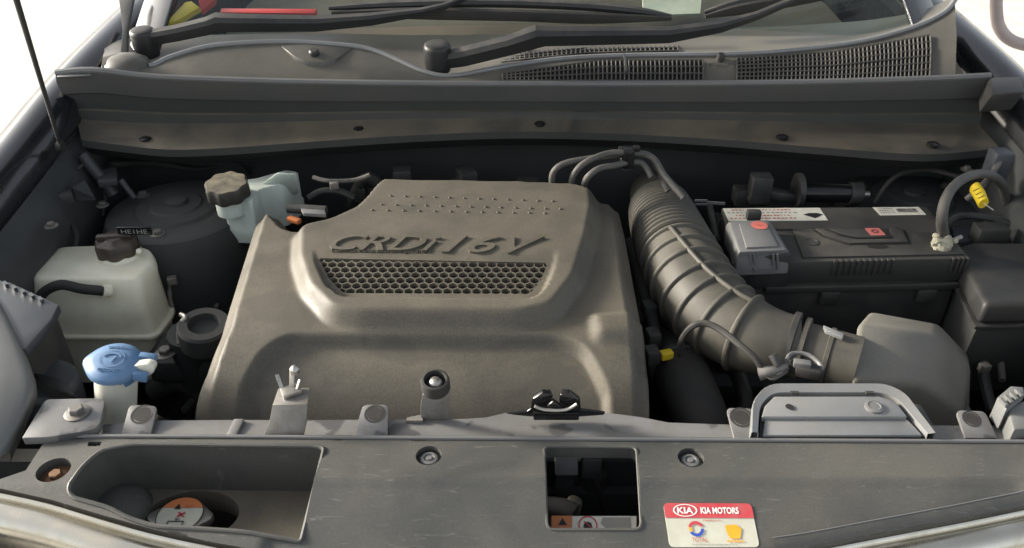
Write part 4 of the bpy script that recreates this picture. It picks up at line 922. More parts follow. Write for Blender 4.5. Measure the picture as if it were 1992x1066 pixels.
mk('case', prism([PZ(u, v, .943) for u, v in ((-85, 530), (-10, 550), (105, 597), (92, 625), (48, 676), (-60, 698))], (0, 0, -.12)), 'black', fb, bevel=.003)
for k in range(5): mk('rib', bar(PZ(8 + 17 * k, 550 + 7.5 * k, .957), PZ(14 + 17 * k, 556 + 7.5 * k, .957), .004, .005), 'slate', fb)
sb = thing('lamp_bracket', PZ(100, 745, .84), 'dark grey plastic bracket between washer filler and headlamp', 'bracket')
mk('cup', lathe([(.036, -.06), (.036, -.01), (.03, .0), (.012, .004)], PZ(92, 735, .885), (.2, -.2, 1), 24), 'slate', sb, bevel=.002)
mk('blade', prism([PZ(62, 722, .905), PZ(120, 735, .905), (PZ(150, 772, .90)), PZ(88, 752, .90)], (0, 0, -.02)), 'black', sb, bevel=.002)

# coolant tank
ct = thing('coolant_tank', PZ(190, 600, .70), 'translucent cream coolant tank with black cap beside the slate box', 'coolant tank')
ZT = 0.875
topr = roundpoly([tuple(PZ(u, v, ZT)) for u, v in ((112, 482), (255, 477), (292, 486), (300, 508), (268, 546), (66, 546), (60, 530))], [.012] * 7, 4)
midr = roundpoly([tuple(PZ(u, v, ZT - .028)) for u, v in ((94, 492), (250, 487), (300, 492), (313, 545), (278, 588), (60, 588), (48, 565))], [.014] * 7, 4)
def below(r, dz, k=1.0):
    c = sum((Vector(p) for p in r), Vector()) / len(r); return [tuple(c + (Vector(p) - c) * k + Vector((0, 0, dz))) for p in r]
rows = [below(topr, .003, .93), topr, below(topr, -.010, 1.045), below(midr, 0, .985), below(midr, -.03, 1.0), below(midr, -.062, 1.012)]
mk('upper_shell', loft([[Vector(p) for p in r] for r in rows], True, True), 'tank', ct, angle=50)
mk('seam_flange', loft([[Vector(p) for p in r] for r in (below(midr, -.060, 1.03), below(midr, -.060, 1.09), below(midr, -.066, 1.09), below(midr, -.066, 1.03))], True, True), 'tank', ct, bevel=.001)
mk('lower_shell', loft([[Vector(p) for p in r] for r in (below(midr, -.066, 1.02), below(midr, -.10, .98), below(midr, -.16, .93))], True, True), 'tank', ct, angle=50)
c = PZ(232, 492, ZT + .006)
mk('filler_collar', lathe([(.034, -.02), (.033, .0), (.030, .004)], c, (0, 0, 1), 28), 'tank', ct)
cp = mk('cap', lathe([(.029, .002), (.031, .004), (.031, .020), (.028, .025), (.014, .028), (.012, .030), (.002, .0305)], c, (0, -.05, 1), 42, 7, .045), 'capblack', ct, angle=40)
mk('cap_grip', join(bar(c + Vector((-.026, -.004, .029)), c + Vector((.026, .004, .029)), .012, .010)), 'capblack', cp, bevel=.003)
mk('nipple', tube([PZ(268, 497, ZT + .004), PZ(270, 488, ZT + .02)], .004, 10, 0), 'tank', ct)
# hose lying in the step of the tank front
hp = thing('overflow_hose', PZ(140, 560, .83), 'black rubber overflow hose curving across the coolant tank front', 'hose')
yf = PZ(150, 588, ZT - .03).y - .004
mk('hose', tube([PY(72, 585, yf - .01), PY(90, 565, yf - .008), PY(120, 554, yf - .006), (PY(160, 562, yf - .005)), PY(204, 566, yf - .003)], .0075, 12), 'rubber', hp)
mk('hose_nozzle', tube([PY(198, 566, yf - .004), PY(214, 566, yf + .004)], .0095, 12, 0), 'tank', hp)

# power steering tank
ps = thing('fluid_tank', PZ(480, 440, .80), 'small pale green fluid tank with dusty knobbed cap behind the engine cover', 'fluid tank')
ZS = .925
f0 = roundpoly([tuple(PZ(u, v, ZS)) for u, v in ((432, 392), (490, 395), (505, 372), (548, 362), (582, 336), (560, 333), (500, 350), (440, 358))], .006, 3)
f1 = below(f0, -.045, 1.0); f2 = below(f0, -.075, 1.04)
mk('tank_body', loft([[Vector(p) for p in r] for r in (below(f0, .004, .92), f0, f1, below(f0, -.05, 1.05), f2)], True, True), 'tank2', ps, angle=45)
mk('tank_riser', frustum([PZ(500, 362, ZS + .001), PZ(545, 360, ZS + .001), PZ(580, 336, ZS + .028), PZ(540, 334, ZS + .028)], [PZ(500, 380, ZS - .03), PZ(545, 380, ZS - .03), PZ(584, 380, ZS - .03), PZ(540, 350, ZS - .03)]), 'tank2', ps, bevel=.005)
c = PZ(446, 380, ZS + .008)
mk('filler_neck', lathe([(.024, -.03), (.024, .004)], c, (0, 0, 1), 24), 'tank2', ps)
mk('cap', lathe([(.032, .0), (.0335, .003), (.0335, .020), (.031, .025), (.004, .026)], c, (0, -.12, 1), 48, 8, .06), 'capdust', ps, angle=40)
mk('bracket', box(PZ(470, 455, .80) + Vector((0, .02, -.06)), (.10, .05, .12)), 'void', ps)

# washer filler
wf_ = thing('washer_filler', PY(228, 812, .725), 'white washer filler neck with bright blue flip cap', 'washer filler')
c0 = PY(226, 812, .725); c1 = PY(226, 714, .725)
mk('neck', lathe([(.0215, -.06), (.022, 0), (.0228, (c1 - c0).length * .7), (.0235, (c1 - c0).length)], c0, c1 - c0, 28), 'neck', wf_, angle=50)
ax = Vector((.06, -.22, 1)).normalized()
cap_o = []
c = c1 + ax * .002
xx, yy, _ = frame(ax); xx = Vector((1, 0, -.06)).normalized(); yy = ax.cross(xx)
for k in range(56):
    th = 2 * math.pi * k / 56; r = .0315 + .0035 * math.exp(-((th - math.pi) / .30) ** 2)
    cap_o.append(c + xx * math.cos(th) * r + yy * math.sin(th) * r * .88)
rows = [[c + (p - c) * .82 + ax * -.004 for p in cap_o], [p + ax * .0 for p in cap_o], [p + ax * .005 for p in cap_o], [c + (p - c) * .95 + ax * .0085 for p in cap_o], [c + (p - c) * .6 + ax * .0125 for p in cap_o], [c + (p - c) * .05 + ax * .0142 for p in cap_o]]
cap = mk('cap', loft(rows, True, True), 'blue', wf_, angle=50)
mk('cap_skirt', lathe([(.0235, -.014), (.024, .0)], c, ax, 28), 'blue', wf_)
mk('hinge_block', join(bar(c + xx * 0.0252 + yy * .010 + ax * .006, c + xx * 0.0437 + yy * .010 + ax * .004, .008, .009), bar(c + xx * 0.0252 - yy * .014 + ax * .004, c + xx * 0.0403 - yy * .014 + ax * .0, .008, .010)), 'blue', wf_, bevel=.001)
mk('hinge_web', prism([Vector(p) for p in roundpoly([tuple(PY(u, v, .716)) for u, v in ((256, 712), (286, 708), (300, 713), (300, 724), (286, 734), (256, 742))], .005, 4)], (0, .010, 0)), 'neck', wf_, bevel=.003)
mk('cap_ring', join(*[loft([[c + ax * (.0128 + .0012 * q_) + (xx * math.cos(a) + yy * math.sin(a) * .86) * r for r in (.0125, .0138)] for a in np.linspace(0, 2 * math.pi, 29)]) for q_ in (0.9,)]), 'blue', cap)
mk('cap_lettering', writing('WASHER', .020, .0042, c + yy * .0165 + ax * .0118, xx, yy, ax, .0006, .0008), 'blue', cap)
mk('cap_lettering', writing('FLUID ONLY', .022, .0042, c - yy * .0155 + ax * .0118, xx, yy, ax, .0006, .0008), 'blue', cap)
w_sh = [c + ax * .0145 + xx * math.cos(a) * .010 + yy * math.sin(a) * .006 for a in np.linspace(.3, math.pi - .3, 9)]
mk('wiper_symbol', join(tube(w_sh, .0008, 6, 0), bar(c + ax * .0148 - yy * .006, c + ax * .0148 + xx * .004 + yy * .003, .0012, .0008)), 'blue', cap)

# ================================================================== AIR INTAKE
ih = thing('intake_hose', PZ(1400, 660, .82), 'grey brown ribbed rubber air intake hose between engine and air box', 'intake hose')
hpx = [(1272, 376, .825, .046), (1288, 422, .862, .053), (1302, 458, .874, .0555), (1320, 500, .880, .0575), (1344, 548, .880, .058), (1376, 594, .874, .0575), (1416, 630, .870, .055), (1462, 654, .868, .051), (1510, 668, .868, .045), (1548, 674, .868, .0415)]
hc_ = [list(PZ(u, v, z)) + [r] for u, v, z, r in hpx]
dense = catmull(hc_, 40); pts = np.array(dense); s = np.concatenate([[0], np.cumsum(np.linalg.norm(np.diff(pts[:, :3], axis=0), axis=1))])
Ltot = s[-1]; v_end = None
# bellows between the first points, flat ribs after
sb0 = s[40 * 1]; sb1 = s[int(40 * 3.0)]
ribs = [sb1 + .006 + k * .0315 for k in range(int((Ltot - sb1 - .058) / .0315) + 1)]
def rmod(si, r):
    if sb0 - .035 < si < sb1:
        return r + .0044 * math.sin((si - sb0) / .0122 * 2 * math.pi)
    d = min(abs(si - q_) for q_ in ribs)
    return r + .0050 * max(0, 1 - (d / .0036) ** 4) if d < .0036 else r
N_ = 900; si = np.linspace(0, Ltot, N_); P4 = np.stack([np.interp(si, s, pts[:, i]) for i in range(4)], 1)
mk('hose_body', tube([tuple(p[:3]) for p in P4], [rmod(a_, p[3]) for a_, p in zip(si, P4)], 40, 0), 'hose', ih, angle=55)
# rib running along the top of the hose
spn = []
for k in range(40):
    a_ = ribs[0] + (ribs[-1] - ribs[0]) * k / 39; p = np.array([np.interp(a_, s, pts[:, i]) for i in range(4)]); q = np.array([np.interp(a_ + .002, s, pts[:, i]) for i in range(4)])
    t_ = Vector(q[:3] - p[:3]).normalized(); side = t_.cross(Vector((0, 0, 1))).normalized(); n_ = side.cross(t_)
    d = (n_ * .88 + side * (.30 - .5 * k / 39) + Vector((0, -.25, 0))).normalized(); d = (d - t_ * d.dot(t_)).normalized()
    spn.append(Vector(p[:3]) + d * (p[3] + .0022))
mk('long_rib', tube(spn, .0036, 10, 0), 'hose', ih)
e0 = Vector(hc_[-1][:3]); em = PZ(1662, 706, .868); ax = (em - e0).normalized()
def along(d): return e0 + ax * d
LT = (em - e0).length
mk('hose_clamp', lathe([(.0445, -.009), (.0462, -.008), (.0462, -.001), (.0445, 0)], along(-.002), ax, 40), 'black', ih, angle=40)
mk('hose_clamp', lathe([(.0405, .002), (.0425, .003), (.0425, .009), (.0405, .010)], along(.002), ax, 40), 'hose', ih, angle=40)
mk('clamp_screw', tube([PZ(1503, 690, .925), PZ(1512, 712, .915)], .006, 10, 0), 'black', ih)
mf = thing('airflow_sensor', along(LT * .5) + Vector((0, 0, -.04)), 'grey airflow sensor pipe with dusty plug between hose and air box', 'airflow sensor')
mk('pipe', lathe([(.036, .008), (.036, LT * .50), (.0378, LT * .51), (.0378, LT * .58), (.0362, LT * .59), (.0362, LT + .004)], along(0), ax, 40), 'hose', mf, angle=35)
mk('pipe_clip', prism([PZ(1602, 632, .912), PZ(1642, 648, .912), PZ(1640, 656, .911), PZ(1606, 642, .911)], (0, 0, -.006)), 'silver', mf, bevel=.001)
pc_ = PZ(1556, 718, .905)
mk('sensor_frame', tube([PZ(1530, 702, .918), PZ(1540, 688, .918), PZ(1572, 690, .918), PZ(1598, 712, .915), PZ(1590, 725, .915)], .0028, 8, 3), 'greyplastic', mf)
mk('sensor_plug', tube([PZ(1530, 712, .905), PZ(1565, 718, .905), PZ(1598, 730, .90)], [.008, .011, .008], 10, 3), 'rubber', mf)
mk('plug_boot', tube([PZ(1478, 726, .905), PZ(1500, 722, .91), PZ(1530, 714, .91)], [.010, .007, .005], 10, 4), 'bracket', mf)
mk('plug_lock', box(PZ(1560, 708, .92), (.020, .010, .008), rz=-.25), 'greyplastic', mf, bevel=.001)
for k in range(4):
    mk('plug_wire', tube([PZ(1484 + 4 * k, 728 - 3 * k, .908), PZ(1505 + 3 * k, 738 - 5 * k, .905 + .002 * k), PZ(1532, 722 - 3 * k, .91)], .0016, 6, 4), ('cable', 'cable', 'bracket', 'ink')[k], mf)
mk('plug_shell', box(PZ(1572, 722, .912), (.030, .016, .014), rz=-.35), 'rubber', mf, bevel=.003)
wl2 = thing('sensor_wire', PZ(1330, 680, .85), 'black corrugated sensor wire arching over the intake hose', 'wire')
mk('conduit', tube([PZ(1322, 690, .86), PZ(1326, 662, .895), PZ(1345, 636, .925), PZ(1372, 629, .933), PZ(1402, 642, .932), PZ(1440, 672, .930), PZ(1470, 698, .922), PZ(1484, 722, .908)], [.0042] * 8, 8, 6), 'rubber', wl2)
yc = mk('yellow_connector', box(PZ(1296, 690, .84), (.018, .012, .012), rz=.3), 'yellow', wl2, bevel=.002)
ab = thing('air_box', PZ(1770, 740, .70), 'dusty grey faceted air filter box at the end of the intake hose', 'air box')
back = [PY(u, v, .945) for u, v in ((1690, 603), (1826, 628), (1884, 690), (1884, 800), (1690, 800))]
midl = [PY(u, v, .88) for u, v in ((1668, 628), (1822, 652), (1888, 712), (1884, 840), (1660, 840))]
fro = [PY(u, v, .800) for u, v in ((1655, 735), (1800, 750), (1872, 800), (1872, 890), (1655, 890))]
mk('lid', loft([[Vector(p) for p in back], midl, fro], True, True), 'airbox', ab, bevel=.009, seg=3)
mk('filter_case', box((midl[0].x + .075, .88, .70), (.15, .14, .22)), 'black', ab, bevel=.006)

# intake duct tray behind the beam
du = thing('intake_duct', PZ(1630, 800, .90), 'glossy grey intake duct mouth behind the support beam', 'intake duct')
ZD = .940
o_px = [(1462, 840), (1464, 778), (1494, 744), (1724, 744), (1762, 762), (1822, 842)]
i_px = [(1474, 842), (1478, 788), (1503, 763), (1714, 763), (1746, 774), (1806, 844)]
oo = [PZ(u, v, ZD) for u, v in o_px]; ii = [PZ(u, v, ZD - .002) for u, v in i_px]
o2 = roundpoly([tuple(p) for p in oo], [.001, .015, .015, .012, .012, .001], 4); i2 = roundpoly([tuple(p) for p in ii], [.001, .012, .012, .01, .01, .001], 4)
o2 = [Vector(p) for p in o2]; i2 = [Vector(p) for p in i2]
mk('duct_rim', loft([[p + Vector((0, .003, -.03)) for p in o2], [p + Vector((0, .001, -.003)) for p in o2], [p.lerp(q, .1) for p, q in zip(o2, i2)], [p.lerp(q, .8) for p, q in zip(o2, i2)], i2, [p + Vector((0, -.001, -.008)) for p in i2]]), 'silver', du, angle=50)
fd = [PZ(u, v, z) for u, v, z in ((1478, 850, .905), (1486, 800, .915), (1500, 772, .930), (1718, 772, .930), (1745, 800, .915), (1795, 850, .905))]
mk('duct_floor', slab([[PZ(1490, 760, ZD - .010), PZ(1740, 760, ZD - .010)], [PZ(1480, 790, ZD - .010), PZ(1755, 790, ZD - .010)], [PZ(1478, 850, ZD - .010), PZ(1800, 850, ZD - .010)]], (0, 0, -.004)), 'black', du)  # floor coloured black to give the shaded gaps round the step
st_ = [PZ(u, v, ZD - .002) for u, v in ((1500, 812), (1512, 784), (1690, 784), (1700, 806), (1690, 810), (1512, 818))]
mk('duct_step', prism([PZ(u, v, ZD - .001) for u, v in ((1482, 810), (1488, 788), (1506, 770), (1712, 770), (1742, 780), (1766, 810))], (0, 0, -.009)), 'silver', du, bevel=.002)
mk('duct_lower', prism([PZ(u, v, ZD - .006) for u, v in ((1484, 846), (1488, 815), (1766, 815), (1794, 846))], (0, 0, -.005)), 'silver', du, bevel=.0015)
mk('hole_shade', disc(PZ(1536, 791, ZD + .0004), .0045, (0, 0, 1), 16), 'recessshade', du)  # black disc on the step painted as the shade of a hole
mk('duct_stud', lathe([(.010, -.001), (.010, .0015), (.007, .0025), (.006, .0018), (.002, .002)], PZ(1700, 792, ZD), (0, 0, 1), 20), 'greyplastic', du)
for u in (1546, 1692): mk('duct_notch', box(PZ(u, 764, ZD + .0), (.009, .004, .002)), 'black', du)
dl = mk('duct_box', box((PZ(1630, 780, .9).x, .69, .85), (.18, .05, .12)), 'black', du, bevel=.006)

gp = thing('gearbox_harness', PZ(1400, 560, .60), 'black corrugated harness and gearbox bracket between intake hose and battery', 'wiring')
mk('conduit', tube([PZ(1392, 420, .84), PZ(1405, 470, .82), PZ(1418, 540, .80), PZ(1450, 600, .78), PZ(1500, 640, .76)], .010, 10), 'rubber', gp)
mk('conduit', tube([PZ(1380, 400, .86), PZ(1388, 440, .84), PZ(1400, 500, .80), PZ(1410, 560, .76)], .006, 10), 'cable', gp)
mk('bracket', prism([PZ(1385, 430, .82), PZ(1415, 425, .82), PZ(1432, 500, .80), PZ(1412, 510, .80)], (0, 0, -.01)), 'bay', gp, bevel=.002)
mk('gearbox_case', box(PZ(1400, 640, .60), (.30, .30, .20)), 'void', gp, bevel=.03)
mk('clip', box(PZ(1402, 470, .832), (.022, .012, .014), rz=.2), 'black', gp, bevel=.002)
mk('cooler_pipe', tube([PZ(1420, 700, .76), PZ(1440, 740, .76), PZ(1450, 790, .74), PZ(1430, 840, .72)], .012, 12), 'black', gp)
# large dark elbow hose and other things at the front right of the engine
eh = thing('boost_hose', PZ(1340, 780, .70), 'thick black rubber elbow hose beside the engine cover front corner', 'hose')
mk('hose', tube([PZ(1300, 690, .78), PZ(1322, 722, .80), PZ(1345, 770, .80), PZ(1370, 830, .78), PZ(1390, 900, .72)], [.040, .040, .038, .036, .036], 20), 'rubber', eh)
mk('hose_clamp', lathe([(.0405, -.005), (.042, -.004), (.042, .004), (.0405, .005)], PZ(1320, 720, .80), PZ(1345, 770, .80) - PZ(1300, 690, .78), 28), 'black', eh)
cb = thing('injector_loom', PZ(1255, 640, .78), 'black wiring loom along the right edge of the engine cover', 'wiring')
mk('loom', tube([PZ(1225, 470, .86), PZ(1250, 560, .85), PZ(1272, 640, .84), PZ(1268, 700, .82), PZ(1276, 740, .78)], .009, 10), 'rubber', cb)
for (u, v) in ((1262, 600), (1270, 655), (1268, 690)): mk('plug', box(PZ(u, v, .85), (.018, .022, .02), rz=.2), 'black', cb, bevel=.002)

# ================================================================== BATTERY
ZBt = .900
bat = thing('battery', PZ(1660, 520, .68), 'black car battery with white labels and grey terminal cover', 'battery')
bq = [PZ(1404, 404, ZBt), PZ(1802, 402, ZBt), PZ(1888, 502, ZBt), PZ(1424, 512, ZBt)]
mk('lid', prism(bq, (0, 0, -.040)), 'battery', bat, bevel=.002)
ins = [bq[0].lerp(bq[2], .015), bq[1].lerp(bq[3], .015), bq[2].lerp(bq[0], .02), bq[3].lerp(bq[1], .02)]
mk('case', prism([p + Vector((0, 0, -.038)) for p in ins], (0, .0, -.18)), 'black', bat, bevel=.003)
bx_ = (bq[2] - bq[3]).normalized(); by_ = Vector((0, 0, 1)).cross(bx_)
def bp_(a, b, o=0.0): return bq[0].lerp(bq[1], a).lerp(bq[3].lerp(bq[2], a), b) + Vector((0, 0, o))
fe = lambda a, o: bq[3].lerp(bq[2], a) + Vector((0, -o, 0))
mk('lid_ledge', prism([fe(.16, .0) + Vector((0, .004, -.044)), fe(.995, 0) + Vector((0, .004, -.044)), fe(.995, .004) + Vector((0, 0, -.044)), fe(.16, .004) + Vector((0, 0, -.044))], (0, 0, -.010)), 'battery', bat, bevel=.001)
for a_ in (.40, .82):
    mk('lug', prism([fe(a_, .0) + Vector((0, .01, -.054)), fe(a_ + .08, 0) + Vector((0, .01, -.054)), fe(a_ + .08, .006) + Vector((0, 0, -.054)), fe(a_, .006) + Vector((0, 0, -.054))], (0, 0, -.022)), 'black', bat, bevel=.002)
for rng_ in (np.linspace(.43, .68, 11), np.linspace(.93, .99, 4)):
    for a_ in rng_:
        mk('grip_rib', box(fe(a_, -.001) + Vector((0, 0, -.012)), (.0045, .007, .026)), 'battery', bat, bevel=.0008)
# raised lid lines: plates slightly proud of each other
def plate(name, pts, h, m='battery', par=bat, bev=.0006): return mk(name, prism([bp_(a, b, h) for a, b in pts], (0, 0, -h - .001)), m, par, bevel=bev)
plate('lid_plate', [(.30, .46), (.815, .455), (.845, .56), (.985, .56), (.985, .95), (.30, .95)], .003)
plate('vent_cover', [(.40, .475), (.44, .475), (.50, .62), (.56, .68), (.72, .68), (.735, .475), (.76, .475), (.79, .52), (.775, .745), (.52, .745), (.43, .60)], .0055)
plate('vent_door', [(.455, .49), (.70, .49), (.705, .655), (.565, .655), (.51, .60)], .0062)
def groove(pts, h, r=.0009): mk('groove_shade_line', tube([bp_(a, b, h) for a, b in pts], r, 6, 0), 'recessshade', bat)  # dark tubes stand in for the shade in the lid's grooves
groove([(.20, .445), (.815, .44), (.845, .545), (.985, .545)], .0006)
groove([(.39, .475), (.425, .62), (.515, .76), (.785, .76), (.80, .52), (.765, .46)], .0034)
groove([(.445, .48), (.47, .55), (.50, .60), (.56, .675), (.72, .67), (.715, .60)], .0058)
mk('notch_shade', disc(bp_(.635, .80, .0036), .016, (0, 0, 1), 20, .006), 'recessshade', bat)  # flat black disc painted as the shade of a notch
mk('vent_plug', lathe([(.011, 0), (.011, .001), (.009, .0014), (.0085, .0004)], bp_(.36, .70, .003), (0, 0, 1), 22), 'battery', bat)
lb1 = mk('label', prism([bp_(a, b, .0007) for a, b in ((.005, .02), (.475, .02), (.485, .27), (.02, .27))], (0, 0, -.0006)), 'white', bat)
bxd = (bq[1] - bq[0]).normalized(); byd = Vector((0, 0, 1)).cross(bxd)
for j in range(4):
    mk('print', dashes((.10, .115, .09, .11)[j], .0035, bp_(.19, .06 + .055 * j, .0008), bxd, byd, (0, 0, 1), 16), 'inkred' if j != 1 else 'inkgrey', lb1)
mk('print', ([bp_(.38, .16, .0012), bp_(.41, .13, .0012), (bp_(.45, .13, .0012)), bp_(.475, .16, .0012), bp_(.43, .235, .0012)], [(0, 1, 2, 3, 4)]), 'ink', lb1)
lb2 = mk('label', prism([bp_(a, b, .0007) for a, b in ((.735, .015), (.96, .012), (.965, .175), (.745, .18))], (0, 0, -.0006)), 'white', bat)
for k in range(14):
    a_ = .84 + .007 * k; mk('barcode_bar', ([bp_(a_, .05, .0012), bp_(a_ + random.choice((.003, .0045)), .05, .0012), bp_(a_ + .003, .13, .0012), bp_(a_, .13, .0012)], [(0, 1, 2, 3)]), 'ink', lb2)
for j in range(3): mk('print', dashes(.024, .003, bp_(.79, .05 + .04 * j, .0008), bxd, byd, (0, 0, 1), 6), 'inkgrey', lb2)
lb3 = mk('label', prism([Vector(p) for p in roundpoly([tuple(bp_(a, b, .0069)) for a, b in ((.62, .495), (.685, .495), (.695, .63), (.63, .63))], .002, 3)], (0, 0, -.0006)), 'pinkred', bat)
mk('recycle_symbol', ringflat(bp_(.657, .56, .0072), .0035, .0055, (0, 0, 1), 20), 'ink', lb3)
# terminal cover
tc_ = mk('terminal_cover', loft([[Vector(p) for p in r] for r in (
    [PZ(1418, 430, ZBt + .026), PZ(1494, 427, ZBt + .026), PZ(1530, 486, ZBt + .024), PZ(1438, 490, ZBt + .024)],
    [PZ(1412, 436, ZBt + .018), PZ(1500, 432, ZBt + .018), PZ(1538, 494, ZBt + .014), PZ(1434, 500, ZBt + .014)],
    [p + Vector((0, 0, -.03)) for p in (PZ(1412, 438, ZBt + .018), PZ(1500, 434, ZBt + .018), PZ(1540, 500, ZBt + .014), PZ(1436, 504, ZBt + .014))])], True, True), 'greyplastic', bat, bevel=.003)
mk('hinged_lid', prism([PZ(1438, 434, ZBt + .0285), PZ(1490, 432, ZBt + .0285), PZ(1514, 478, ZBt + .027), PZ(1452, 481, ZBt + .027)], (0, 0, -.004)), 'greyplastic', tc_, bevel=.0012)
cr = PZ(1477, 438, ZBt + .0288)
mk('red_badge', disc(cr, .0125, (0, 0, 1), 28), 'pinkred', tc_)
mk('badge_ring', ringflat(cr + Vector((0, 0, .0004)), .009, .0098, (0, 0, 1), 24), 'inkred', tc_)
mk('badge_print', join(bar(cr + Vector((-.006, 0, .0006)), cr + Vector((.006, 0, .0006)), .0016, .0002), bar(cr + Vector((0, -.005, .0006)), cr + Vector((0, .005, .0006)), .0016, .0002)), 'inkred', tc_)
yq = PZ(1488, 497, ZBt + .012).y - .004
mk('cover_front', prism([PY(1434, 500, yq), PY(1540, 494, yq), PY(1530, 560, yq + .004), PY(1446, 565, yq + .004)], (0, .012, 0)), 'black', bat, bevel=.003)
for u in (1459, 1467, 1504, 1512): mk('cover_rib', bar(PY(u, 494, yq - .003), PY(u + 2, 524, yq - .003), .0022, .003), 'greyplastic', tc_)
mk('cover_latch', bar(PY(1466, 524, yq - .005), PY(1506, 522, yq - .005), .006, .006), 'greyplastic', tc_)
mk('cover_hook', box(PZ(1466, 418, ZBt + .022), (.022, .012, .016)), 'black', tc_, bevel=.002)
# corroded negative terminal
c = PZ(1834, 470, ZBt + .012)
gs = [lathe([(.014, -.016), (.015, 0), (.010, .010), (.003, .012)], c, (0, 0, 1), 14)]
for k in range(26):
    d = Vector((random.uniform(-1, 1) * .016, random.uniform(-1, 1) * .012, random.uniform(-.012, .014))); gs.append(lathe([(.001, -.004), (.0042, -.002), (.004, .002), (.001, .004)], c + d, (random.uniform(-1, 1), random.uniform(-1, 1), 1), 6))
mk('corroded_terminal', join(*gs), 'corrosion', bat, smooth=False)
mk('terminal_bolt', tube([c + Vector((.010, -.002, .002)), c + Vector((.028, .004, .006))], .0035, 8, 0), 'metal', bat)
nc = thing('battery_cable', c + Vector((0, 0, .0)), 'thick grey battery cable arching from the corroded terminal with a yellow tag', 'cable')
mk('cable', tube([c + Vector((0, .004, .010)), PZ(1832, 430, .955), PZ(1838, 392, .985), PZ(1858, 360, .998), PZ(1890, 341, .998), PZ(1925, 340, .985), PZ(1950, 360, .955), PZ(1958, 400, .90)], [.0085, .008, .0075, .0072, .007, .007, .007, .007], 14), 'cable', nc)
tg = PZ(1906, 380, .96)
mk('yellow_tag', tube([PZ(1897, 366, .962), PZ(1906, 380, .960), PZ(1913, 396, .955)], [.011, .011, .010], 14, 0, sx=.7), 'yellow', nc)
mk('tag_print', join(*[bar(PZ(1893 + 5 * k, 372 + 7 * k, .985 - .001 * k), PZ(1905 + 5 * k, 366 + 7 * k, .985 - .001 * k), .0012, .0004) for k in range(3)]), 'ink', nc)
mk('tag_tail', bar(PZ(1914, 396, .955), PZ(1932, 408, .945), .003, .001), 'white', nc)
mk('cable_lead', tube([PZ(1880, 388, .94), PZ(1900, 372, .955), PZ(1925, 345, .97), PZ(1945, 315, .99)], .005, 10), 'cable', nc)
# battery tray
mk('battery_tray', box(((bq[2].x + bq[3].x) / 2, (bq[0].y + bq[2].y) / 2, .66), (.36, .24, .05)), 'void', bat, bevel=.004)

# fuse box on the right
fz = thing('fuse_box', PZ(1960, 560, .72), 'black fuse box with rounded lid beside the battery', 'fuse box')
l0 = [PZ(u, v, .885) for u, v in ((1852, 482), (1888, 470), (2140, 470), (2180, 585), (1918, 590), (1880, 520))]
mk('lid', frustum([(Vector(p) + Vector((0, 0, .0))) for p in l0], [p + (p - PZ(1990, 530, .885)) * .05 + Vector((0, 0, -.035)) for p in l0]), 'black', fz, bevel=.008, seg=3)
mk('lid_flange', prism([p + (p - PZ(1990, 530, .885)) * .075 + Vector((0, 0, -.036)) for p in l0], (0, 0, -.006)), 'black', fz, bevel=.0015)
mk('case', prism([p + Vector((0, 0, -.042)) for p in l0], (0, .01, -.13)), 'void', fz, bevel=.004)
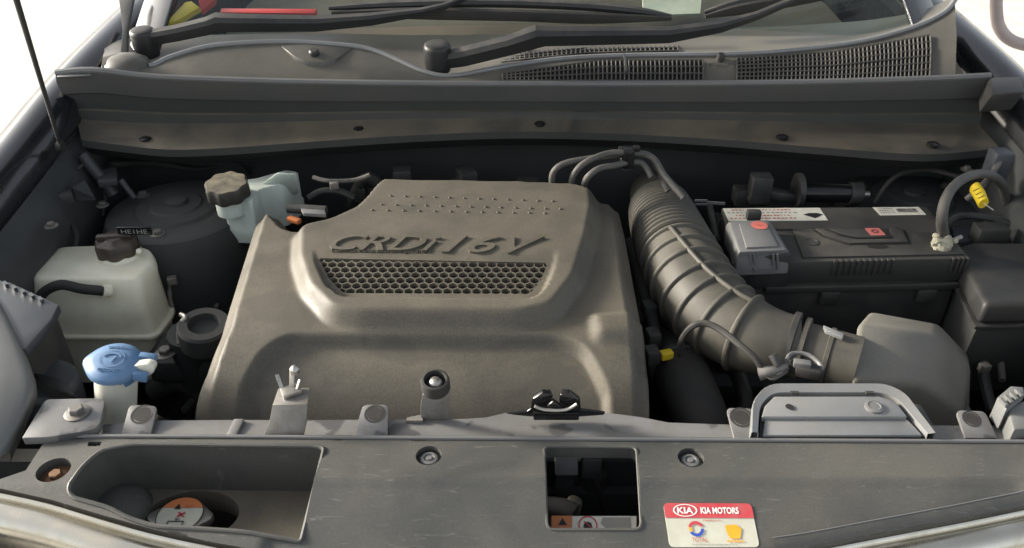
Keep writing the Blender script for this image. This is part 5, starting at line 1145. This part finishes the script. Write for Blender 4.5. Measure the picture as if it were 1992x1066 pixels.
# brackets and pipes behind the battery
bk = thing('vacuum_valve', PZ(1600, 385, .84), 'black valve cylinder and bracket on the firewall behind the battery', 'valve')
yv = 1.27
mk('cylinder', tube([PY(1556, 374, yv), PY(1662, 376, yv)], .017, 20, 0), 'blackgloss', bk, bevel=.002)
mk('cylinder_cap', tube([PY(1650, 376, yv), PY(1674, 377, yv)], .020, 20, 0), 'black', bk, bevel=.002)
mk('tip', tube([PY(1674, 378, yv), PY(1690, 378, yv)], .006, 12, 0), 'metal', bk)
mk('flange', lathe([(.03, -.004), (.03, .004)], PY(1553, 370, yv), (1, 0, 0), 20), 'black', bk)
mk('bracket_arm', join(box(PY(1478, 366, yv), (.035, .03, .05)), bar(PY(1490, 374, yv), PY(1552, 384, yv), .02, .016), box(PY(1460, 380, yv + .02), (.06, .03, .03))), 'black', bk, bevel=.003)
mk('valve_mount', box(PY(1570, 410, yv + .06) + Vector((0, 0, -.02)), (.24, .12, .05)), 'void', bk, bevel=.006)
mk('wire_clip', join(bar(PY(1352, 390, 1.22), PY(1376, 390, 1.22), .003, .003), bar(PY(1352, 397, 1.22), PY(1376, 397, 1.22), .003, .003), bar(PY(1376, 394, 1.22), PY(1410, 396, 1.22), .004, .004)), 'greyplastic', bk)

# three thin hoses looping over the back of the engine cover
clip = PZ(1222, 306, .985)
vh = thing('vacuum_hoses', clip + Vector((0, 0, -.04)), 'three thin dark vacuum hoses looping behind the engine cover to a clip', 'hoses')
for (pts_) in ([(1074, 362, .935), (1076, 336, .965), (1098, 318, .98), (1150, 308, .985), (1222, 300, .985), (1268, 306, .985), (1292, 340, .965), (1330, 385, .94)],
               [(1112, 364, .935), (1116, 340, .965), (1140, 315, .985), (1185, 298, .992), (1222, 298, .992), (1262, 302, .985), (1280, 330, .965), (1300, 372, .94)],
               [(1134, 366, .935), (1142, 346, .965), (1165, 328, .978), (1195, 322, .978), (1222, 316, .978), (1250, 318, .975), (1268, 345, .96)]):
    mk('hose', tube([PZ(*p) for p in pts_], .0052, 10), 'cable', vh)
mk('clip', join(box(clip, (.018, .02, .034)), box(clip + Vector((.012, 0, .016)), (.012, .012, .008))), 'blackgloss', vh, bevel=.002)
mk('clip_stay', box(clip + Vector((0, .04, -.02)), (.012, .08, .008)), 'void', vh)

# ------------------------------------------------------------------ bent pipe rail beside the car
pr = thing('pipe_rail', (2.6, 4.2, 0), 'bent pinkish grey pipe rail standing on the pale ground', 'rail')
p0 = PY(1938, -30, 3.1); 
mk('pipe', tube([PY(1942, -60, 3.1), PY(1938, 10, 3.1), PY(1945, 55, 3.1), PY(1975, 82, 3.1), PY(2040, 92, 3.1), PY(2200, 95, 3.1)], .022, 14), 'pipe', pr)
q = PY(2120, 94, 3.1); mk('post', tube([q, Vector((q.x, q.y, 0.0))], .02, 12, 0), 'pipe', pr)
